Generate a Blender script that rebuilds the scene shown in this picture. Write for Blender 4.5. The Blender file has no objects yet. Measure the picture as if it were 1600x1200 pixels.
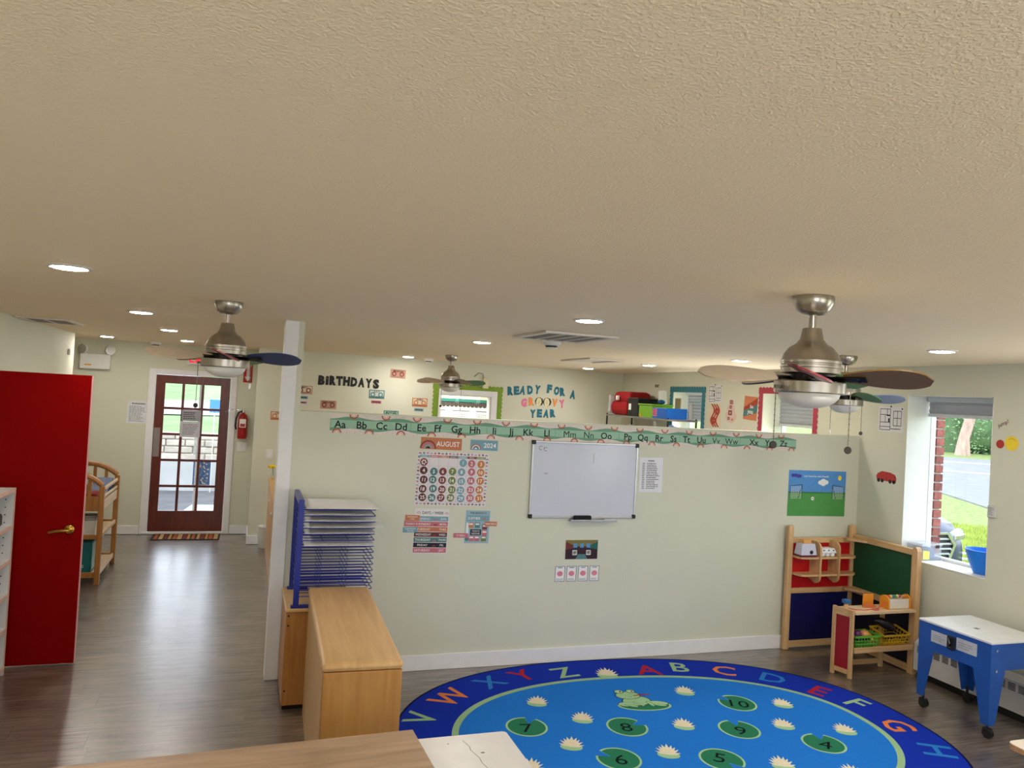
import bpy, bmesh, math, random
from mathutils import Matrix, Vector
random.seed(7)
S = bpy.context.scene
COL = S.collection
PI = math.pi

# ------------------------------------------------------------------ camera, sky, lights, exposure
def srgb(r, g, b):
    def f(c):
        c = c / 255.0
        return c / 12.92 if c <= 0.04045 else ((c + 0.055) / 1.055) ** 2.4
    return (f(r), f(g), f(b), 1.0)

YAW, PITCH, ROLL, CAMH = 0.3291, 0.0174, 0.0560, 2.0
fwd = Vector((math.sin(YAW) * math.cos(PITCH), math.cos(YAW) * math.cos(PITCH), math.sin(PITCH)))
rt = Vector((math.cos(YAW), -math.sin(YAW), 0))
up = rt.cross(fwd)
r2 = math.cos(ROLL) * rt + math.sin(ROLL) * up
u2 = -math.sin(ROLL) * rt + math.cos(ROLL) * up
cam = bpy.data.cameras.new('camera')
cam.sensor_width = 36
cam.lens = 1204.0 / 1600 * 36
cam.clip_start = 0.02
cam.clip_end = 300
camo = bpy.data.objects.new('camera', cam)
COL.objects.link(camo)
mw = Matrix((r2, u2, -fwd)).transposed().to_4x4()
mw.translation = (0, 0, CAMH)
camo.matrix_world = mw
S.camera = camo

SKY = 2.7
w = bpy.data.worlds.new('sky')
S.world = w
w.use_nodes = True
nt = w.node_tree
nt.nodes.clear()
wo = nt.nodes.new('ShaderNodeOutputWorld')
bg = nt.nodes.new('ShaderNodeBackground')
tc = nt.nodes.new('ShaderNodeTexCoord')
sp = nt.nodes.new('ShaderNodeSeparateXYZ')
rp = nt.nodes.new('ShaderNodeValToRGB')
nt.links.new(tc.outputs['Generated'], sp.inputs[0])
nt.links.new(sp.outputs['Z'], rp.inputs[0])
rp.color_ramp.elements[0].position = 0.0
rp.color_ramp.elements[0].color = (0.86, 0.92, 1.0, 1)
rp.color_ramp.elements[1].position = 0.6
rp.color_ramp.elements[1].color = (0.74, 0.86, 1.0, 1)
nt.links.new(rp.outputs[0], bg.inputs['Color'])
bg.inputs['Strength'].default_value = SKY
nt.links.new(bg.outputs[0], wo.inputs[0])

S.view_settings.view_transform = 'Standard'
S.view_settings.look = 'None'
S.view_settings.gamma = 1.0
S.view_settings.use_curve_mapping = False
S.view_settings.exposure = 0.64
LAMP = 124.0          # radiance of the recessed lamp lenses
CEIL = 2.44

# the room's recessed lamps behind the camera (the visible ones are built further down)
def lamp_light(x, y):
    l = bpy.data.lights.new('ceiling_lamp', 'AREA')
    l.shape = 'DISK'
    l.size = 0.13
    l.energy = LAMP * PI * PI * 0.065 ** 2
    l.color = (1.0, 0.96, 0.89)
    o = bpy.data.objects.new('ceiling_lamp', l)
    o.location = (x, y, CEIL - 0.012)
    COL.objects.link(o)
for xx in (-0.71, 1.78, 4.1):
    for yy in (1.7, -0.3):
        lamp_light(xx, yy)
# added fill lights behind the camera, standing in for daylight through unseen windows
for xc in (-0.1, 3.2):
    l = bpy.data.lights.new('window_fill', 'AREA')
    l.shape = 'RECTANGLE'
    l.size, l.size_y = 2.2, 1.35
    l.energy = 12
    l.color = (1.0, 0.97, 0.93)
    o = bpy.data.objects.new('window_fill', l)
    o.location = (xc, -2.03, 1.45)
    o.rotation_euler = (PI / 2 + 0.5, 0, 0)   # tilted up to brighten the ceiling
    COL.objects.link(o)
# more fill lights added in the right wall's other openings, below the blinds
for yc in (0.68, 2.62, 6.47, 8.34):
    l = bpy.data.lights.new('window_fill', 'AREA')
    l.shape = 'RECTANGLE'
    l.size, l.size_y = 1.25 if yc < 4 else 0.8, 0.7
    l.energy = 8 if yc < 4 else 12
    l.color = (0.95, 0.97, 1.0)
    o = bpy.data.objects.new('window_fill', l)
    o.location = (5.12, yc, 1.5 if yc < 4 else 1.3)
    o.rotation_euler = (0, PI / 2 + 0.4, 0)
    COL.objects.link(o)
# daylight portals in the window openings
def portal(loc, sx, sy, rot):
    l = bpy.data.lights.new('window_portal', 'AREA')
    l.shape = 'RECTANGLE'
    l.size, l.size_y = sx, sy
    l.cycles.is_portal = True
    o = bpy.data.objects.new('window_portal', l)
    o.location = loc
    o.rotation_euler = rot
    COL.objects.link(o)
for yc in (0.68, 2.62, 4.575):
    portal((5.47, yc, 1.53), 1.3, 0.75, (0, PI / 2, 0))
portal((-0.67, 11.1, 1.1), 0.8, 1.8, (-PI / 2, 0, 0))

# ------------------------------------------------------------------ materials
MATS = {}
def _base(name, rough, metal, spec):
    m = bpy.data.materials.new(name)
    m.use_nodes = True
    t = m.node_tree
    b = t.nodes['Principled BSDF']
    b.inputs['Roughness'].default_value = rough
    b.inputs['Metallic'].default_value = metal
    b.inputs['Specular IOR Level'].default_value = spec
    return m, t, b

def M(name, rgb, rough=0.5, metal=0.0, var=0.06, scale=14.0, bump=0.0, bscale=60.0, spec=0.4, stretch=(1, 1, 1), obj_rand=0.0, detail=3.0):
    if name in MATS:
        return MATS[name]
    m, t, b = _base(name, rough, metal, spec)
    c = srgb(*rgb)
    tcn = t.nodes.new('ShaderNodeTexCoord')
    mp = t.nodes.new('ShaderNodeMapping')
    mp.inputs['Scale'].default_value = stretch
    nz = t.nodes.new('ShaderNodeTexNoise')
    nz.inputs['Scale'].default_value = scale
    nz.inputs['Detail'].default_value = detail
    cr = t.nodes.new('ShaderNodeValToRGB')
    cr.color_ramp.elements[0].position = 0.3
    cr.color_ramp.elements[1].position = 0.7
    cr.color_ramp.elements[0].color = tuple(x * (1 - var) for x in c[:3]) + (1,)
    cr.color_ramp.elements[1].color = tuple(min(1, x * (1 + var)) for x in c[:3]) + (1,)
    t.links.new(tcn.outputs['Object'], mp.inputs[0])
    t.links.new(mp.outputs[0], nz.inputs['Vector'])
    t.links.new(nz.outputs[0], cr.inputs[0])
    out = cr.outputs[0]
    if obj_rand:
        oi = t.nodes.new('ShaderNodeObjectInfo')
        mr = t.nodes.new('ShaderNodeMapRange')
        mr.inputs['To Min'].default_value = 1 - obj_rand
        mr.inputs['To Max'].default_value = 1 + obj_rand
        hs = t.nodes.new('ShaderNodeHueSaturation')
        t.links.new(oi.outputs['Random'], mr.inputs['Value'])
        t.links.new(mr.outputs[0], hs.inputs['Value'])
        t.links.new(out, hs.inputs['Color'])
        out = hs.outputs[0]
        # shift the grain from piece to piece
        ml = t.nodes.new('ShaderNodeMath'); ml.operation = 'MULTIPLY'; ml.inputs[1].default_value = 37.0
        t.links.new(oi.outputs['Random'], ml.inputs[0])
        cb = t.nodes.new('ShaderNodeCombineXYZ')
        t.links.new(ml.outputs[0], cb.inputs[0]); t.links.new(ml.outputs[0], cb.inputs[1])
        t.links.new(cb.outputs[0], mp.inputs['Location'])
    t.links.new(out, b.inputs['Base Color'])
    if bump:
        n2 = t.nodes.new('ShaderNodeTexNoise')
        n2.inputs['Scale'].default_value = bscale
        n2.inputs['Detail'].default_value = 4.0
        bp = t.nodes.new('ShaderNodeBump')
        bp.inputs['Strength'].default_value = bump
        bp.inputs['Distance'].default_value = 0.01
        t.links.new(tcn.outputs['Object'], n2.inputs['Vector'])
        t.links.new(n2.outputs[0], bp.inputs['Height'])
        t.links.new(bp.outputs[0], b.inputs['Normal'])
    MATS[name] = m
    return m

def wood(name, c1, c2, axis='z', scale=6.0, rough=0.4, spec=0.4, obj_rand=0.0, coat=0.0, bump=0.06):
    """streaky grain along one axis"""
    if name in MATS:
        return MATS[name]
    m, t, b = _base(name, rough, 0, spec)
    tcn = t.nodes.new('ShaderNodeTexCoord')
    mp = t.nodes.new('ShaderNodeMapping')
    mp.inputs['Scale'].default_value = {'x': (1, 14, 14), 'y': (14, 1, 14), 'z': (14, 14, 1)}[axis]
    nz = t.nodes.new('ShaderNodeTexNoise')
    nz.inputs['Scale'].default_value = scale
    nz.inputs['Detail'].default_value = 5
    nz.inputs['Distortion'].default_value = 0.6
    n3 = t.nodes.new('ShaderNodeTexNoise')
    n3.inputs['Scale'].default_value = 3.0
    n3.inputs['Detail'].default_value = 4
    ad = t.nodes.new('ShaderNodeMix')
    ad.data_type = 'FLOAT'
    ad.inputs[0].default_value = 0.4
    cr = t.nodes.new('ShaderNodeValToRGB')
    cr.color_ramp.elements[0].position = 0.36
    cr.color_ramp.elements[1].position = 0.64
    cr.color_ramp.elements[0].color = srgb(*c1)
    cr.color_ramp.elements[1].color = srgb(*c2)
    t.links.new(tcn.outputs['Object'], mp.inputs[0])
    t.links.new(mp.outputs[0], nz.inputs['Vector'])
    t.links.new(tcn.outputs['Object'], n3.inputs['Vector'])
    t.links.new(nz.outputs[0], ad.inputs[2])
    t.links.new(n3.outputs[0], ad.inputs[3])
    t.links.new(ad.outputs[0], cr.inputs[0])
    out = cr.outputs[0]
    if obj_rand:
        oi = t.nodes.new('ShaderNodeObjectInfo')
        mr = t.nodes.new('ShaderNodeMapRange')
        mr.inputs['To Min'].default_value = 1 - obj_rand
        mr.inputs['To Max'].default_value = 1 + obj_rand
        hs = t.nodes.new('ShaderNodeHueSaturation')
        t.links.new(oi.outputs['Random'], mr.inputs['Value'])
        t.links.new(mr.outputs[0], hs.inputs['Value'])
        t.links.new(out, hs.inputs['Color'])
        out = hs.outputs[0]
        ml = t.nodes.new('ShaderNodeMath'); ml.operation = 'MULTIPLY'; ml.inputs[1].default_value = 91.0
        t.links.new(oi.outputs['Random'], ml.inputs[0])
        cb = t.nodes.new('ShaderNodeCombineXYZ')
        for k in range(3):
            t.links.new(ml.outputs[0], cb.inputs[k])
        t.links.new(cb.outputs[0], mp.inputs['Location'])
    t.links.new(out, b.inputs['Base Color'])
    bp = t.nodes.new('ShaderNodeBump')
    bp.inputs['Strength'].default_value = bump
    b.inputs['Coat Weight'].default_value = coat
    b.inputs['Coat Roughness'].default_value = 0.27
    b.inputs['Coat IOR'].default_value = 1.75
    bp.inputs['Distance'].default_value = 0.004
    t.links.new(nz.outputs[0], bp.inputs['Height'])
    t.links.new(bp.outputs[0], b.inputs['Normal'])
    MATS[name] = m
    return m

def emit(name, rgb, strength):
    if name in MATS:
        return MATS[name]
    m = bpy.data.materials.new(name)
    m.use_nodes = True
    t = m.node_tree
    t.nodes.clear()
    o = t.nodes.new('ShaderNodeOutputMaterial')
    e = t.nodes.new('ShaderNodeEmission')
    e.inputs[0].default_value = srgb(*rgb)
    e.inputs[1].default_value = strength
    t.links.new(e.outputs[0], o.inputs[0])
    MATS[name] = m
    return m

def glass(name, tint=(1, 1, 1), gloss=0.06, rough=0.0):
    if name in MATS:
        return MATS[name]
    m = bpy.data.materials.new(name)
    m.use_nodes = True
    t = m.node_tree
    t.nodes.clear()
    o = t.nodes.new('ShaderNodeOutputMaterial')
    mx = t.nodes.new('ShaderNodeMixShader')
    tr = t.nodes.new('ShaderNodeBsdfTransparent')
    gl = t.nodes.new('ShaderNodeBsdfGlossy')
    fr = t.nodes.new('ShaderNodeFresnel')
    fr.inputs[0].default_value = 1.45
    gl.inputs['Roughness'].default_value = rough
    tr.inputs[0].default_value = (*tint, 1)
    ge = t.nodes.new('ShaderNodeNewGeometry')      # reflect at the outer face only: the thin pane does not bend rays
    ml = t.nodes.new('ShaderNodeMath')
    ml.operation = 'MULTIPLY_ADD'
    ml.inputs[1].default_value = -1.0
    ml.inputs[2].default_value = 1.0
    m2 = t.nodes.new('ShaderNodeMath')
    m2.operation = 'MULTIPLY'
    t.links.new(ge.outputs['Backfacing'], ml.inputs[0])
    t.links.new(fr.outputs[0], m2.inputs[0])
    t.links.new(ml.outputs[0], m2.inputs[1])
    t.links.new(m2.outputs[0], mx.inputs[0])
    t.links.new(tr.outputs[0], mx.inputs[1])
    t.links.new(gl.outputs[0], mx.inputs[2])
    t.links.new(mx.outputs[0], o.inputs[0])
    MATS[name] = m
    return m

def plastic_clear(name, rgb, alpha):
    if name in MATS:
        return MATS[name]
    m = bpy.data.materials.new(name)
    m.use_nodes = True
    t = m.node_tree
    b = t.nodes['Principled BSDF']
    b.inputs['Base Color'].default_value = srgb(*rgb)
    b.inputs['Roughness'].default_value = 0.2
    b.inputs['Alpha'].default_value = alpha
    MATS[name] = m
    return m

# ------------------------------------------------------------------ mesh builder
ROOTM = {}
_TXT = {}
def text_geo(s, bold):
    k = (s, bold)
    if k not in _TXT:
        c = bpy.data.curves.new('txt', 'FONT')
        c.body = s
        c.resolution_u = 2
        c.offset = bold
        c.align_x = 'CENTER'
        o = bpy.data.objects.new('txt', c)
        me = o.to_mesh()
        _TXT[k] = ([v.co.copy() for v in me.vertices], [tuple(p.vertices) for p in me.polygons])
        o.to_mesh_clear()
        bpy.data.objects.remove(o)
        bpy.data.curves.remove(c)
    return _TXT[k]

class MB:
    def __init__(s, T=None):
        s.T = T.copy() if T is not None else Matrix.Identity(4)
        s.v, s.f, s.mi, s.sm = [], [], [], []
        s.m = 0
    def add(s, vs, fs, smooth=False, T=None):
        n = len(s.v)
        TT = s.T @ T if T is not None else s.T
        s.v += [TT @ Vector(v) for v in vs]
        for f in fs:
            s.f.append(tuple(n + i for i in f))
            s.mi.append(s.m)
            s.sm.append(smooth)
        return s
    def box(s, x0, x1, y0, y1, z0, z1, bev=0.0, T=None):
        if x0 > x1: x0, x1 = x1, x0
        if y0 > y1: y0, y1 = y1, y0
        if z0 > z1: z0, z1 = z1, z0
        if bev <= 0:
            vs = [(x, y, z) for z in (z0, z1) for y in (y0, y1) for x in (x0, x1)]
            fs = [(0, 2, 3, 1), (4, 5, 7, 6), (0, 1, 5, 4), (2, 6, 7, 3), (0, 4, 6, 2), (1, 3, 7, 5)]
            return s.add(vs, fs, T=T)
        bm = bmesh.new()
        r = bmesh.ops.create_cube(bm, size=1)
        for v in r['verts']:
            v.co = Vector((x0 + (v.co.x + .5) * (x1 - x0), y0 + (v.co.y + .5) * (y1 - y0), z0 + (v.co.z + .5) * (z1 - z0)))
        b = min(bev, .45 * min(x1 - x0, y1 - y0, z1 - z0))
        bmesh.ops.bevel(bm, geom=bm.edges[:], offset=b, segments=2, affect='EDGES', profile=0.5)
        bm.verts.index_update()
        vs = [v.co.copy() for v in bm.verts]
        fs = [tuple(v.index for v in f.verts) for f in bm.faces]
        bm.free()
        return s.add(vs, fs, T=T)
    def prism(s, pts, z0, z1, T=None):
        a = sum(pts[i][0] * pts[(i + 1) % len(pts)][1] - pts[(i + 1) % len(pts)][0] * pts[i][1] for i in range(len(pts)))
        if a < 0:
            pts = pts[::-1]
        n = len(pts)
        vs = [(p[0], p[1], z0) for p in pts] + [(p[0], p[1], z1) for p in pts]
        fs = [tuple(range(n - 1, -1, -1)), tuple(range(n, 2 * n))]
        fs += [(i, (i + 1) % n, n + (i + 1) % n, n + i) for i in range(n)]
        return s.add(vs, fs, T=T)
    def ring(s, outer, inner, z0, z1, T=None):
        n = len(outer)
        vs = [(p[0], p[1], z0) for p in outer] + [(p[0], p[1], z1) for p in outer] + [(p[0], p[1], z0) for p in inner] + [(p[0], p[1], z1) for p in inner]
        fs = []
        for i in range(n):
            j = (i + 1) % n
            fs += [(i, j, n + j, n + i), (n + i, n + j, 3 * n + j, 3 * n + i), (2 * n + j, 2 * n + i, 3 * n + i, 3 * n + j), (j, i, 2 * n + i, 2 * n + j)]
        return s.add(vs, fs, T=T)
    def lathe(s, prof, n=28, c=(0, 0, 0), smooth=True, T=None):
        vs, fs = [], []
        k = len(prof)
        for i in range(n):
            a = 2 * PI * i / n
            for r, z in prof:
                vs.append((c[0] + r * math.cos(a), c[1] + r * math.sin(a), c[2] + z))
        for i in range(n):
            j = (i + 1) % n
            for q in range(k - 1):
                fs.append((i * k + q, j * k + q, j * k + q + 1, i * k + q + 1))
        if prof[0][0] > 1e-6:
            fs.append(tuple(i * k for i in range(n - 1, -1, -1)))
        if prof[-1][0] > 1e-6:
            fs.append(tuple(i * k + k - 1 for i in range(n)))
        return s.add(vs, fs, smooth, T=T)
    def tube(s, path, r, n=6, closed=False, T=None, smooth=True):
        P = [Vector(p) for p in path]
        L = len(P)
        rr = r if isinstance(r, (list, tuple)) else [r] * L
        vs, fs = [], []
        prev = None
        for i, p in enumerate(P):
            if closed:
                d = P[(i + 1) % L] - P[i - 1]
            else:
                d = P[min(i + 1, L - 1)] - P[max(i - 1, 0)]
            d.normalize()
            if prev is None:
                a = Vector((0, 0, 1)) if abs(d.z) < 0.9 else Vector((1, 0, 0))
                x = d.cross(a).normalized()
            else:
                x = (prev - d * prev.dot(d))
                x = x.normalized() if x.length > 1e-6 else d.orthogonal().normalized()
            y = d.cross(x)
            prev = x
            for k in range(n):
                t = 2 * PI * k / n
                vs.append(p + (x * math.cos(t) + y * math.sin(t)) * rr[i])
        for i in range(L if closed else L - 1):
            j = (i + 1) % L
            for k in range(n):
                m = (k + 1) % n
                fs.append((i * n + k, i * n + m, j * n + m, j * n + k))
        if not closed:
            fs.append(tuple(range(n - 1, -1, -1)))
            fs.append(tuple((L - 1) * n + k for k in range(n)))
        return s.add(vs, fs, smooth, T=T)
    def cyl(s, p0, p1, r, r1=None, n=16, T=None):
        return s.tube([p0, p1], [r, r if r1 is None else r1], n, T=T)
    def ball(s, c, rx, ry=None, rz=None, nu=14, nv=9, T=None, squash=None):
        ry = ry or rx
        rz = rz or rx
        vs, fs = [], []
        vs.append((c[0], c[1], c[2] - rz))
        for i in range(1, nv):
            ph = -PI / 2 + PI * i / nv
            for k in range(nu):
                t = 2 * PI * k / nu
                vs.append((c[0] + rx * math.cos(ph) * math.cos(t), c[1] + ry * math.cos(ph) * math.sin(t), c[2] + rz * math.sin(ph)))
        vs.append((c[0], c[1], c[2] + rz))
        for k in range(nu):
            fs.append((0, 1 + (k + 1) % nu, 1 + k))
        for i in range(nv - 2):
            for k in range(nu):
                a = 1 + i * nu
                fs.append((a + k, a + (k + 1) % nu, a + nu + (k + 1) % nu, a + nu + k))
        a = 1 + (nv - 2) * nu
        top = len(vs) - 1
        for k in range(nu):
            fs.append((a + k, a + (k + 1) % nu, top))
        return s.add(vs, fs, True, T=T)
    def text(s, t, u, v, h, w=0.0, maxw=None, bold=0.0, rot=0.0, thick=0.0, slant=0.0):
        """flat lettering, cap height h, centred on u, v"""
        vs, fs = text_geo(t, bold)
        if not vs:
            return s
        xs = [p.x for p in vs]
        k = h / 0.7
        kx = k
        x0, x1 = min(xs), max(xs)
        if maxw and (x1 - x0) * kx > maxw:
            kx = maxw / (x1 - x0)
        cx = (x0 + x1) / 2
        R = Matrix.Translation((u, v, 0)) @ Matrix.Rotation(rot, 4, 'Z')
        pts = [R @ Vector(((p.x - cx) * kx + slant * p.y * k, (p.y - 0.35) * k, w)) for p in vs]
        if thick <= 0:
            return s.add(pts, fs)
        n = len(pts)
        low = [p - Vector((0, 0, thick)) for p in pts]
        from collections import Counter
        ed = Counter()
        for f in fs:
            for i in range(len(f)):
                ed[(f[i], f[(i + 1) % len(f)])] += 1
        ff = list(fs) + [tuple(n + i for i in reversed(f)) for f in fs]
        for (a, b) in ed:
            if (b, a) not in ed:
                ff.append((b, a, n + a, n + b))
        return s.add(pts + low, ff)
    def lines(s, u0, u1, v1, v0, n, w, h=0.4, rag=0.35):
        """rows of small illegible print"""
        st = (v1 - v0) / n
        for i in range(n):
            y = v1 - (i + .5) * st
            x = u0
            end = u1 - random.random() * rag * (u1 - u0)
            while x < end - 0.004:
                L = min(random.uniform(.05, .16) * (u1 - u0), end - x)
                s.add([(x, y - st * h / 2, w), (x + L, y - st * h / 2, w), (x + L, y + st * h / 2, w), (x, y + st * h / 2, w)], [(0, 1, 2, 3)])
                x += L + .03 * (u1 - u0)
        return s
    def rect(s, u0, u1, v0, v1, w):
        return s.add([(u0, v0, w), (u1, v0, w), (u1, v1, w), (u0, v1, w)], [(0, 1, 2, 3)])
    def poly(s, pts, w):
        a = sum(pts[i][0] * pts[(i + 1) % len(pts)][1] - pts[(i + 1) % len(pts)][0] * pts[i][1] for i in range(len(pts)))
        if a < 0:
            pts = pts[::-1]
        return s.add([(p[0], p[1], w) for p in pts], [tuple(range(len(pts)))])
    def disc(s, u, v, r, w, n=20, ry=None, a0=0, a1=2 * PI):
        ry = ry or r
        full = abs(a1 - a0 - 2 * PI) < 1e-6
        k = n if full else n + 1
        return s.poly([(u + r * math.cos(a0 + (a1 - a0) * i / n), v + ry * math.sin(a0 + (a1 - a0) * i / n)) for i in range(k)], w)
    def arc(s, u, v, r0, r1, w, a0=0.0, a1=PI, n=12):
        vs, fs = [], []
        for i in range(n + 1):
            a = a0 + (a1 - a0) * i / n
            vs += [(u + r0 * math.cos(a), v + r0 * math.sin(a), w), (u + r1 * math.cos(a), v + r1 * math.sin(a), w)]
        for i in range(n):
            fs.append((2 * i, 2 * i + 1, 2 * i + 3, 2 * i + 2))
        return s.add(vs, fs)
    def build(s, name, mats, parent=None, loc=None, rotz=0.0, label=None, cat=None, group=None, kind=None):
        if not isinstance(mats, (list, tuple)):
            mats = [mats]
        me = bpy.data.meshes.new(name)
        if parent is not None:
            R = ROOTM[parent.name]
        else:
            R = Matrix.Translation(loc or (0, 0, 0)) @ Matrix.Rotation(rotz, 4, 'Z')
        I = R.inverted()
        me.from_pydata([I @ v for v in s.v], [], s.f)
        for m in mats:
            me.materials.append(m)
        me.polygons.foreach_set('material_index', s.mi)
        me.polygons.foreach_set('use_smooth', s.sm)
        me.update()
        if any(s.sm):
            try:
                me.set_sharp_from_angle(angle=math.radians(40))
            except Exception:
                pass
        o = bpy.data.objects.new(name, me)
        COL.objects.link(o)
        ROOTM[o.name] = R
        if parent is not None:
            o.parent = parent
        else:
            o.location = R.translation
            o.rotation_euler = (0, 0, rotz)
        tag(o, label, cat, group, kind)
        return o

def tag(o, label=None, cat=None, group=None, kind=None):
    if label: o['label'] = label
    if cat: o['category'] = cat
    if group: o['group'] = group
    if kind: o['kind'] = kind
    return o

def thing(name, label, cat, loc=(0, 0, 0), rotz=0.0, group=None):
    o = bpy.data.objects.new(name, None)
    o.empty_display_size = 0.05
    COL.objects.link(o)
    o.location = loc
    o.rotation_euler = (0, 0, rotz)
    ROOTM[o.name] = Matrix.Translation(loc) @ Matrix.Rotation(rotz, 4, 'Z')
    return tag(o, label, cat, group)

def copy_tree(o, parent=None):
    c = o.copy()
    COL.objects.link(c)
    if parent is not None:
        c.parent = parent
    for ch in o.children:
        copy_tree(ch, c)
    return c

def dup(root, loc, rotz=None, label=None, group=None):
    c = copy_tree(root)
    c.location = loc
    if rotz is not None:
        c.rotation_euler = (0, 0, rotz)
    if label: c['label'] = label
    if group: c['group'] = group
    ROOTM[c.name] = Matrix.Translation(loc) @ Matrix.Rotation(rotz or 0, 4, 'Z')
    return c

def frame(o, u, v):
    u, v = Vector(u), Vector(v)
    m = Matrix((u, v, u.cross(v))).transposed().to_4x4()
    m.translation = o
    return m
YP, XR, YB, YD, XL = 5.47, 5.155, 10.1, 10.8, -1.84
TP = frame((0, YP, 0), (1, 0, 0), (0, 0, 1))       # partition face: u = x, v = z, w towards the camera
TB = frame((0, YB, 0), (1, 0, 0), (0, 0, 1))
TD = frame((0, YD, 0), (1, 0, 0), (0, 0, 1))
TR = frame((XR, 0, 0), (0, -1, 0), (0, 0, 1))      # right wall: u = -y
TL = frame((XL, 0, 0), (0, 1, 0), (0, 0, 1))
TC = frame((0, 0, CEIL), (1, 0, 0), (0, -1, 0))    # ceiling seen from below: u = x, v = -y, w down

# plain colours
white = M('white_paint', (232, 232, 228), 0.45, var=0.02)
trimw = M('white_trim_paint', (236, 236, 238), 0.4, var=0.02)
paper = M('white_paper', (238, 238, 238), 0.75, var=0.03, scale=30)
ink = M('black_ink', (28, 28, 30), 0.7, var=0.05)
greyink = M('grey_ink', (110, 110, 116), 0.7, var=0.05)
black = M('black_plastic', (18, 18, 20), 0.4, var=0.1)
nickel = M('brushed_nickel', (172, 166, 156), 0.28, 1.0, var=0.08, scale=30, stretch=(1, 1, 0.05))
chrome = M('polished_metal', (200, 200, 200), 0.15, 1.0, var=0.03)
silver = M('aluminium', (188, 190, 194), 0.35, 1.0, var=0.04)
brass = M('brass', (196, 160, 70), 0.18, 1.0, var=0.05)
glassm = glass('window_glass')
wallm = M('cream_wall_paint', (215, 215, 196), 0.62, var=0.015, scale=3, bump=0.05, bscale=140, spec=0.3)

# ------------------------------------------------------------------ the room shell
def ceiling_mat():
    m, t, b = _base('textured_ceiling', 0.8, 0, 0.2)
    b.inputs['Base Color'].default_value = srgb(248, 230, 200)
    tcn = t.nodes.new('ShaderNodeTexCoord')
    n1 = t.nodes.new('ShaderNodeTexNoise'); n1.inputs['Scale'].default_value = 170; n1.inputs['Detail'].default_value = 2.5
    n2 = t.nodes.new('ShaderNodeTexVoronoi'); n2.inputs['Scale'].default_value = 130; n2.feature = 'SMOOTH_F1'
    n3 = t.nodes.new('ShaderNodeTexNoise'); n3.inputs['Scale'].default_value = 1.1; n3.inputs['Detail'].default_value = 2
    cr = t.nodes.new('ShaderNodeValToRGB'); cr.color_ramp.elements[0].position = 0.46; cr.color_ramp.elements[1].position = 0.62
    mx = t.nodes.new('ShaderNodeMath'); mx.operation = 'MULTIPLY_ADD'; mx.inputs[1].default_value = -0.8
    m2 = t.nodes.new('ShaderNodeMath'); m2.operation = 'MULTIPLY_ADD'; m2.inputs[1].default_value = 1.0
    bp = t.nodes.new('ShaderNodeBump'); bp.inputs['Strength'].default_value = 0.45; bp.inputs['Distance'].default_value = 0.0024
    for n in (n1, n2, n3):
        t.links.new(tcn.outputs['Object'], n.inputs['Vector'])
    t.links.new(n1.outputs[0], cr.inputs[0])
    t.links.new(n2.outputs[0], mx.inputs[0]); t.links.new(cr.outputs[0], mx.inputs[2])
    t.links.new(n3.outputs[0], m2.inputs[0]); t.links.new(mx.outputs[0], m2.inputs[2])
    t.links.new(m2.outputs[0], bp.inputs['Height'])
    t.links.new(bp.outputs[0], b.inputs['Normal'])
    return m
MB().box(-3.0, 5.5, -2.2, 11.7, CEIL, 2.6).build('ceiling', ceiling_mat(), kind='structure')
vinyl = wood('grey_brown_vinyl_plank', (72, 62, 56), (134, 121, 109), 'x', 3.6, rough=0.36, spec=0.5, obj_rand=0.13, coat=1.0, bump=0.16)
floor = MB().box(-3.0, 5.5, -2.2, 11.7, -0.15, -0.004).build('floor', vinyl, kind='structure')
PW, PL = 0.19, 1.22
pm = MB().box(0.0003, PL - 0.0003, 0.0003, PW - 0.0003, -0.004, 0.0).build('plank', vinyl, parent=floor)
pmesh = pm.data
first = True
for row in range(44):
    y = 2.55 + row * PW
    if y + PW > YD: break
    off = random.random() * PL
    x = -1.83 - off
    if y > 9.7: x -= 1.2
    while x < XR:
        x1 = x + PL
        xmax = 0.1 if y + PW > YB else XR
        xmin = -2.8 if y > 9.65 else XL
        if x1 > xmin and x < xmax:
            if x < xmin or x1 > xmax:
                a, b_ = max(x, xmin), min(x1, xmax)
                if b_ - a > 0.05:
                    o = MB().box(a + .0008, b_ - .0008, y + .0003, y + PW - .0008, -0.004, 0).build('plank', vinyl, parent=floor)
            else:
                if first:
                    o = pm; first = False
                else:
                    o = pm.copy(); COL.objects.link(o)
                o.location = (x, y, 0)
        x = x1

def wall(name, boxes, mat=wallm):
    m = MB()
    for b in boxes:
        m.box(*b)
    return m.build(name, mat, kind='structure')
wall('wall_left', [(XL - .14, XL, -2.2, 9.62, 0, CEIL), (-2.95, XL - .14, 9.48, 9.62, 0, CEIL), (-2.95, -2.8, 9.62, 11.0, 0, CEIL)])
DX0, DX1, DZ = -1.118, -0.219, 2.045
wall('wall_back', [(-2.8, DX0 - .04, YD, YD + .15, 0, CEIL), (DX1 + .04, 0.1, YD, YD + .15, 0, CEIL), (DX0 - .04, DX1 + .04, YD, YD + .15, DZ + .04, CEIL),
                   (0.1, 0.25, YB, YD + .15, 0, CEIL),
                   (0.25, 2.44, YB, YB + .13, 0, CEIL), (3.164, XR, YB, YB + .13, 0, CEIL), (2.44, 3.164, YB, YB + .13, 0, 1.0), (2.44, 3.164, YB, YB + .13, 1.993, CEIL)])
yellowwall = M('yellow_wall_paint', (246, 238, 190), 0.6, var=0.02)
wall('wall_adjoining_room', [(0.25, 5.3, 11.5, 11.6, 0, CEIL), (5.2, 5.3, YB + .13, 11.5, 0, CEIL)], yellowwall)
l = bpy.data.lights.new('adjoining_lamp', 'AREA'); l.size = 0.5; l.energy = 26; l.color = (1, .96, .88)
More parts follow.
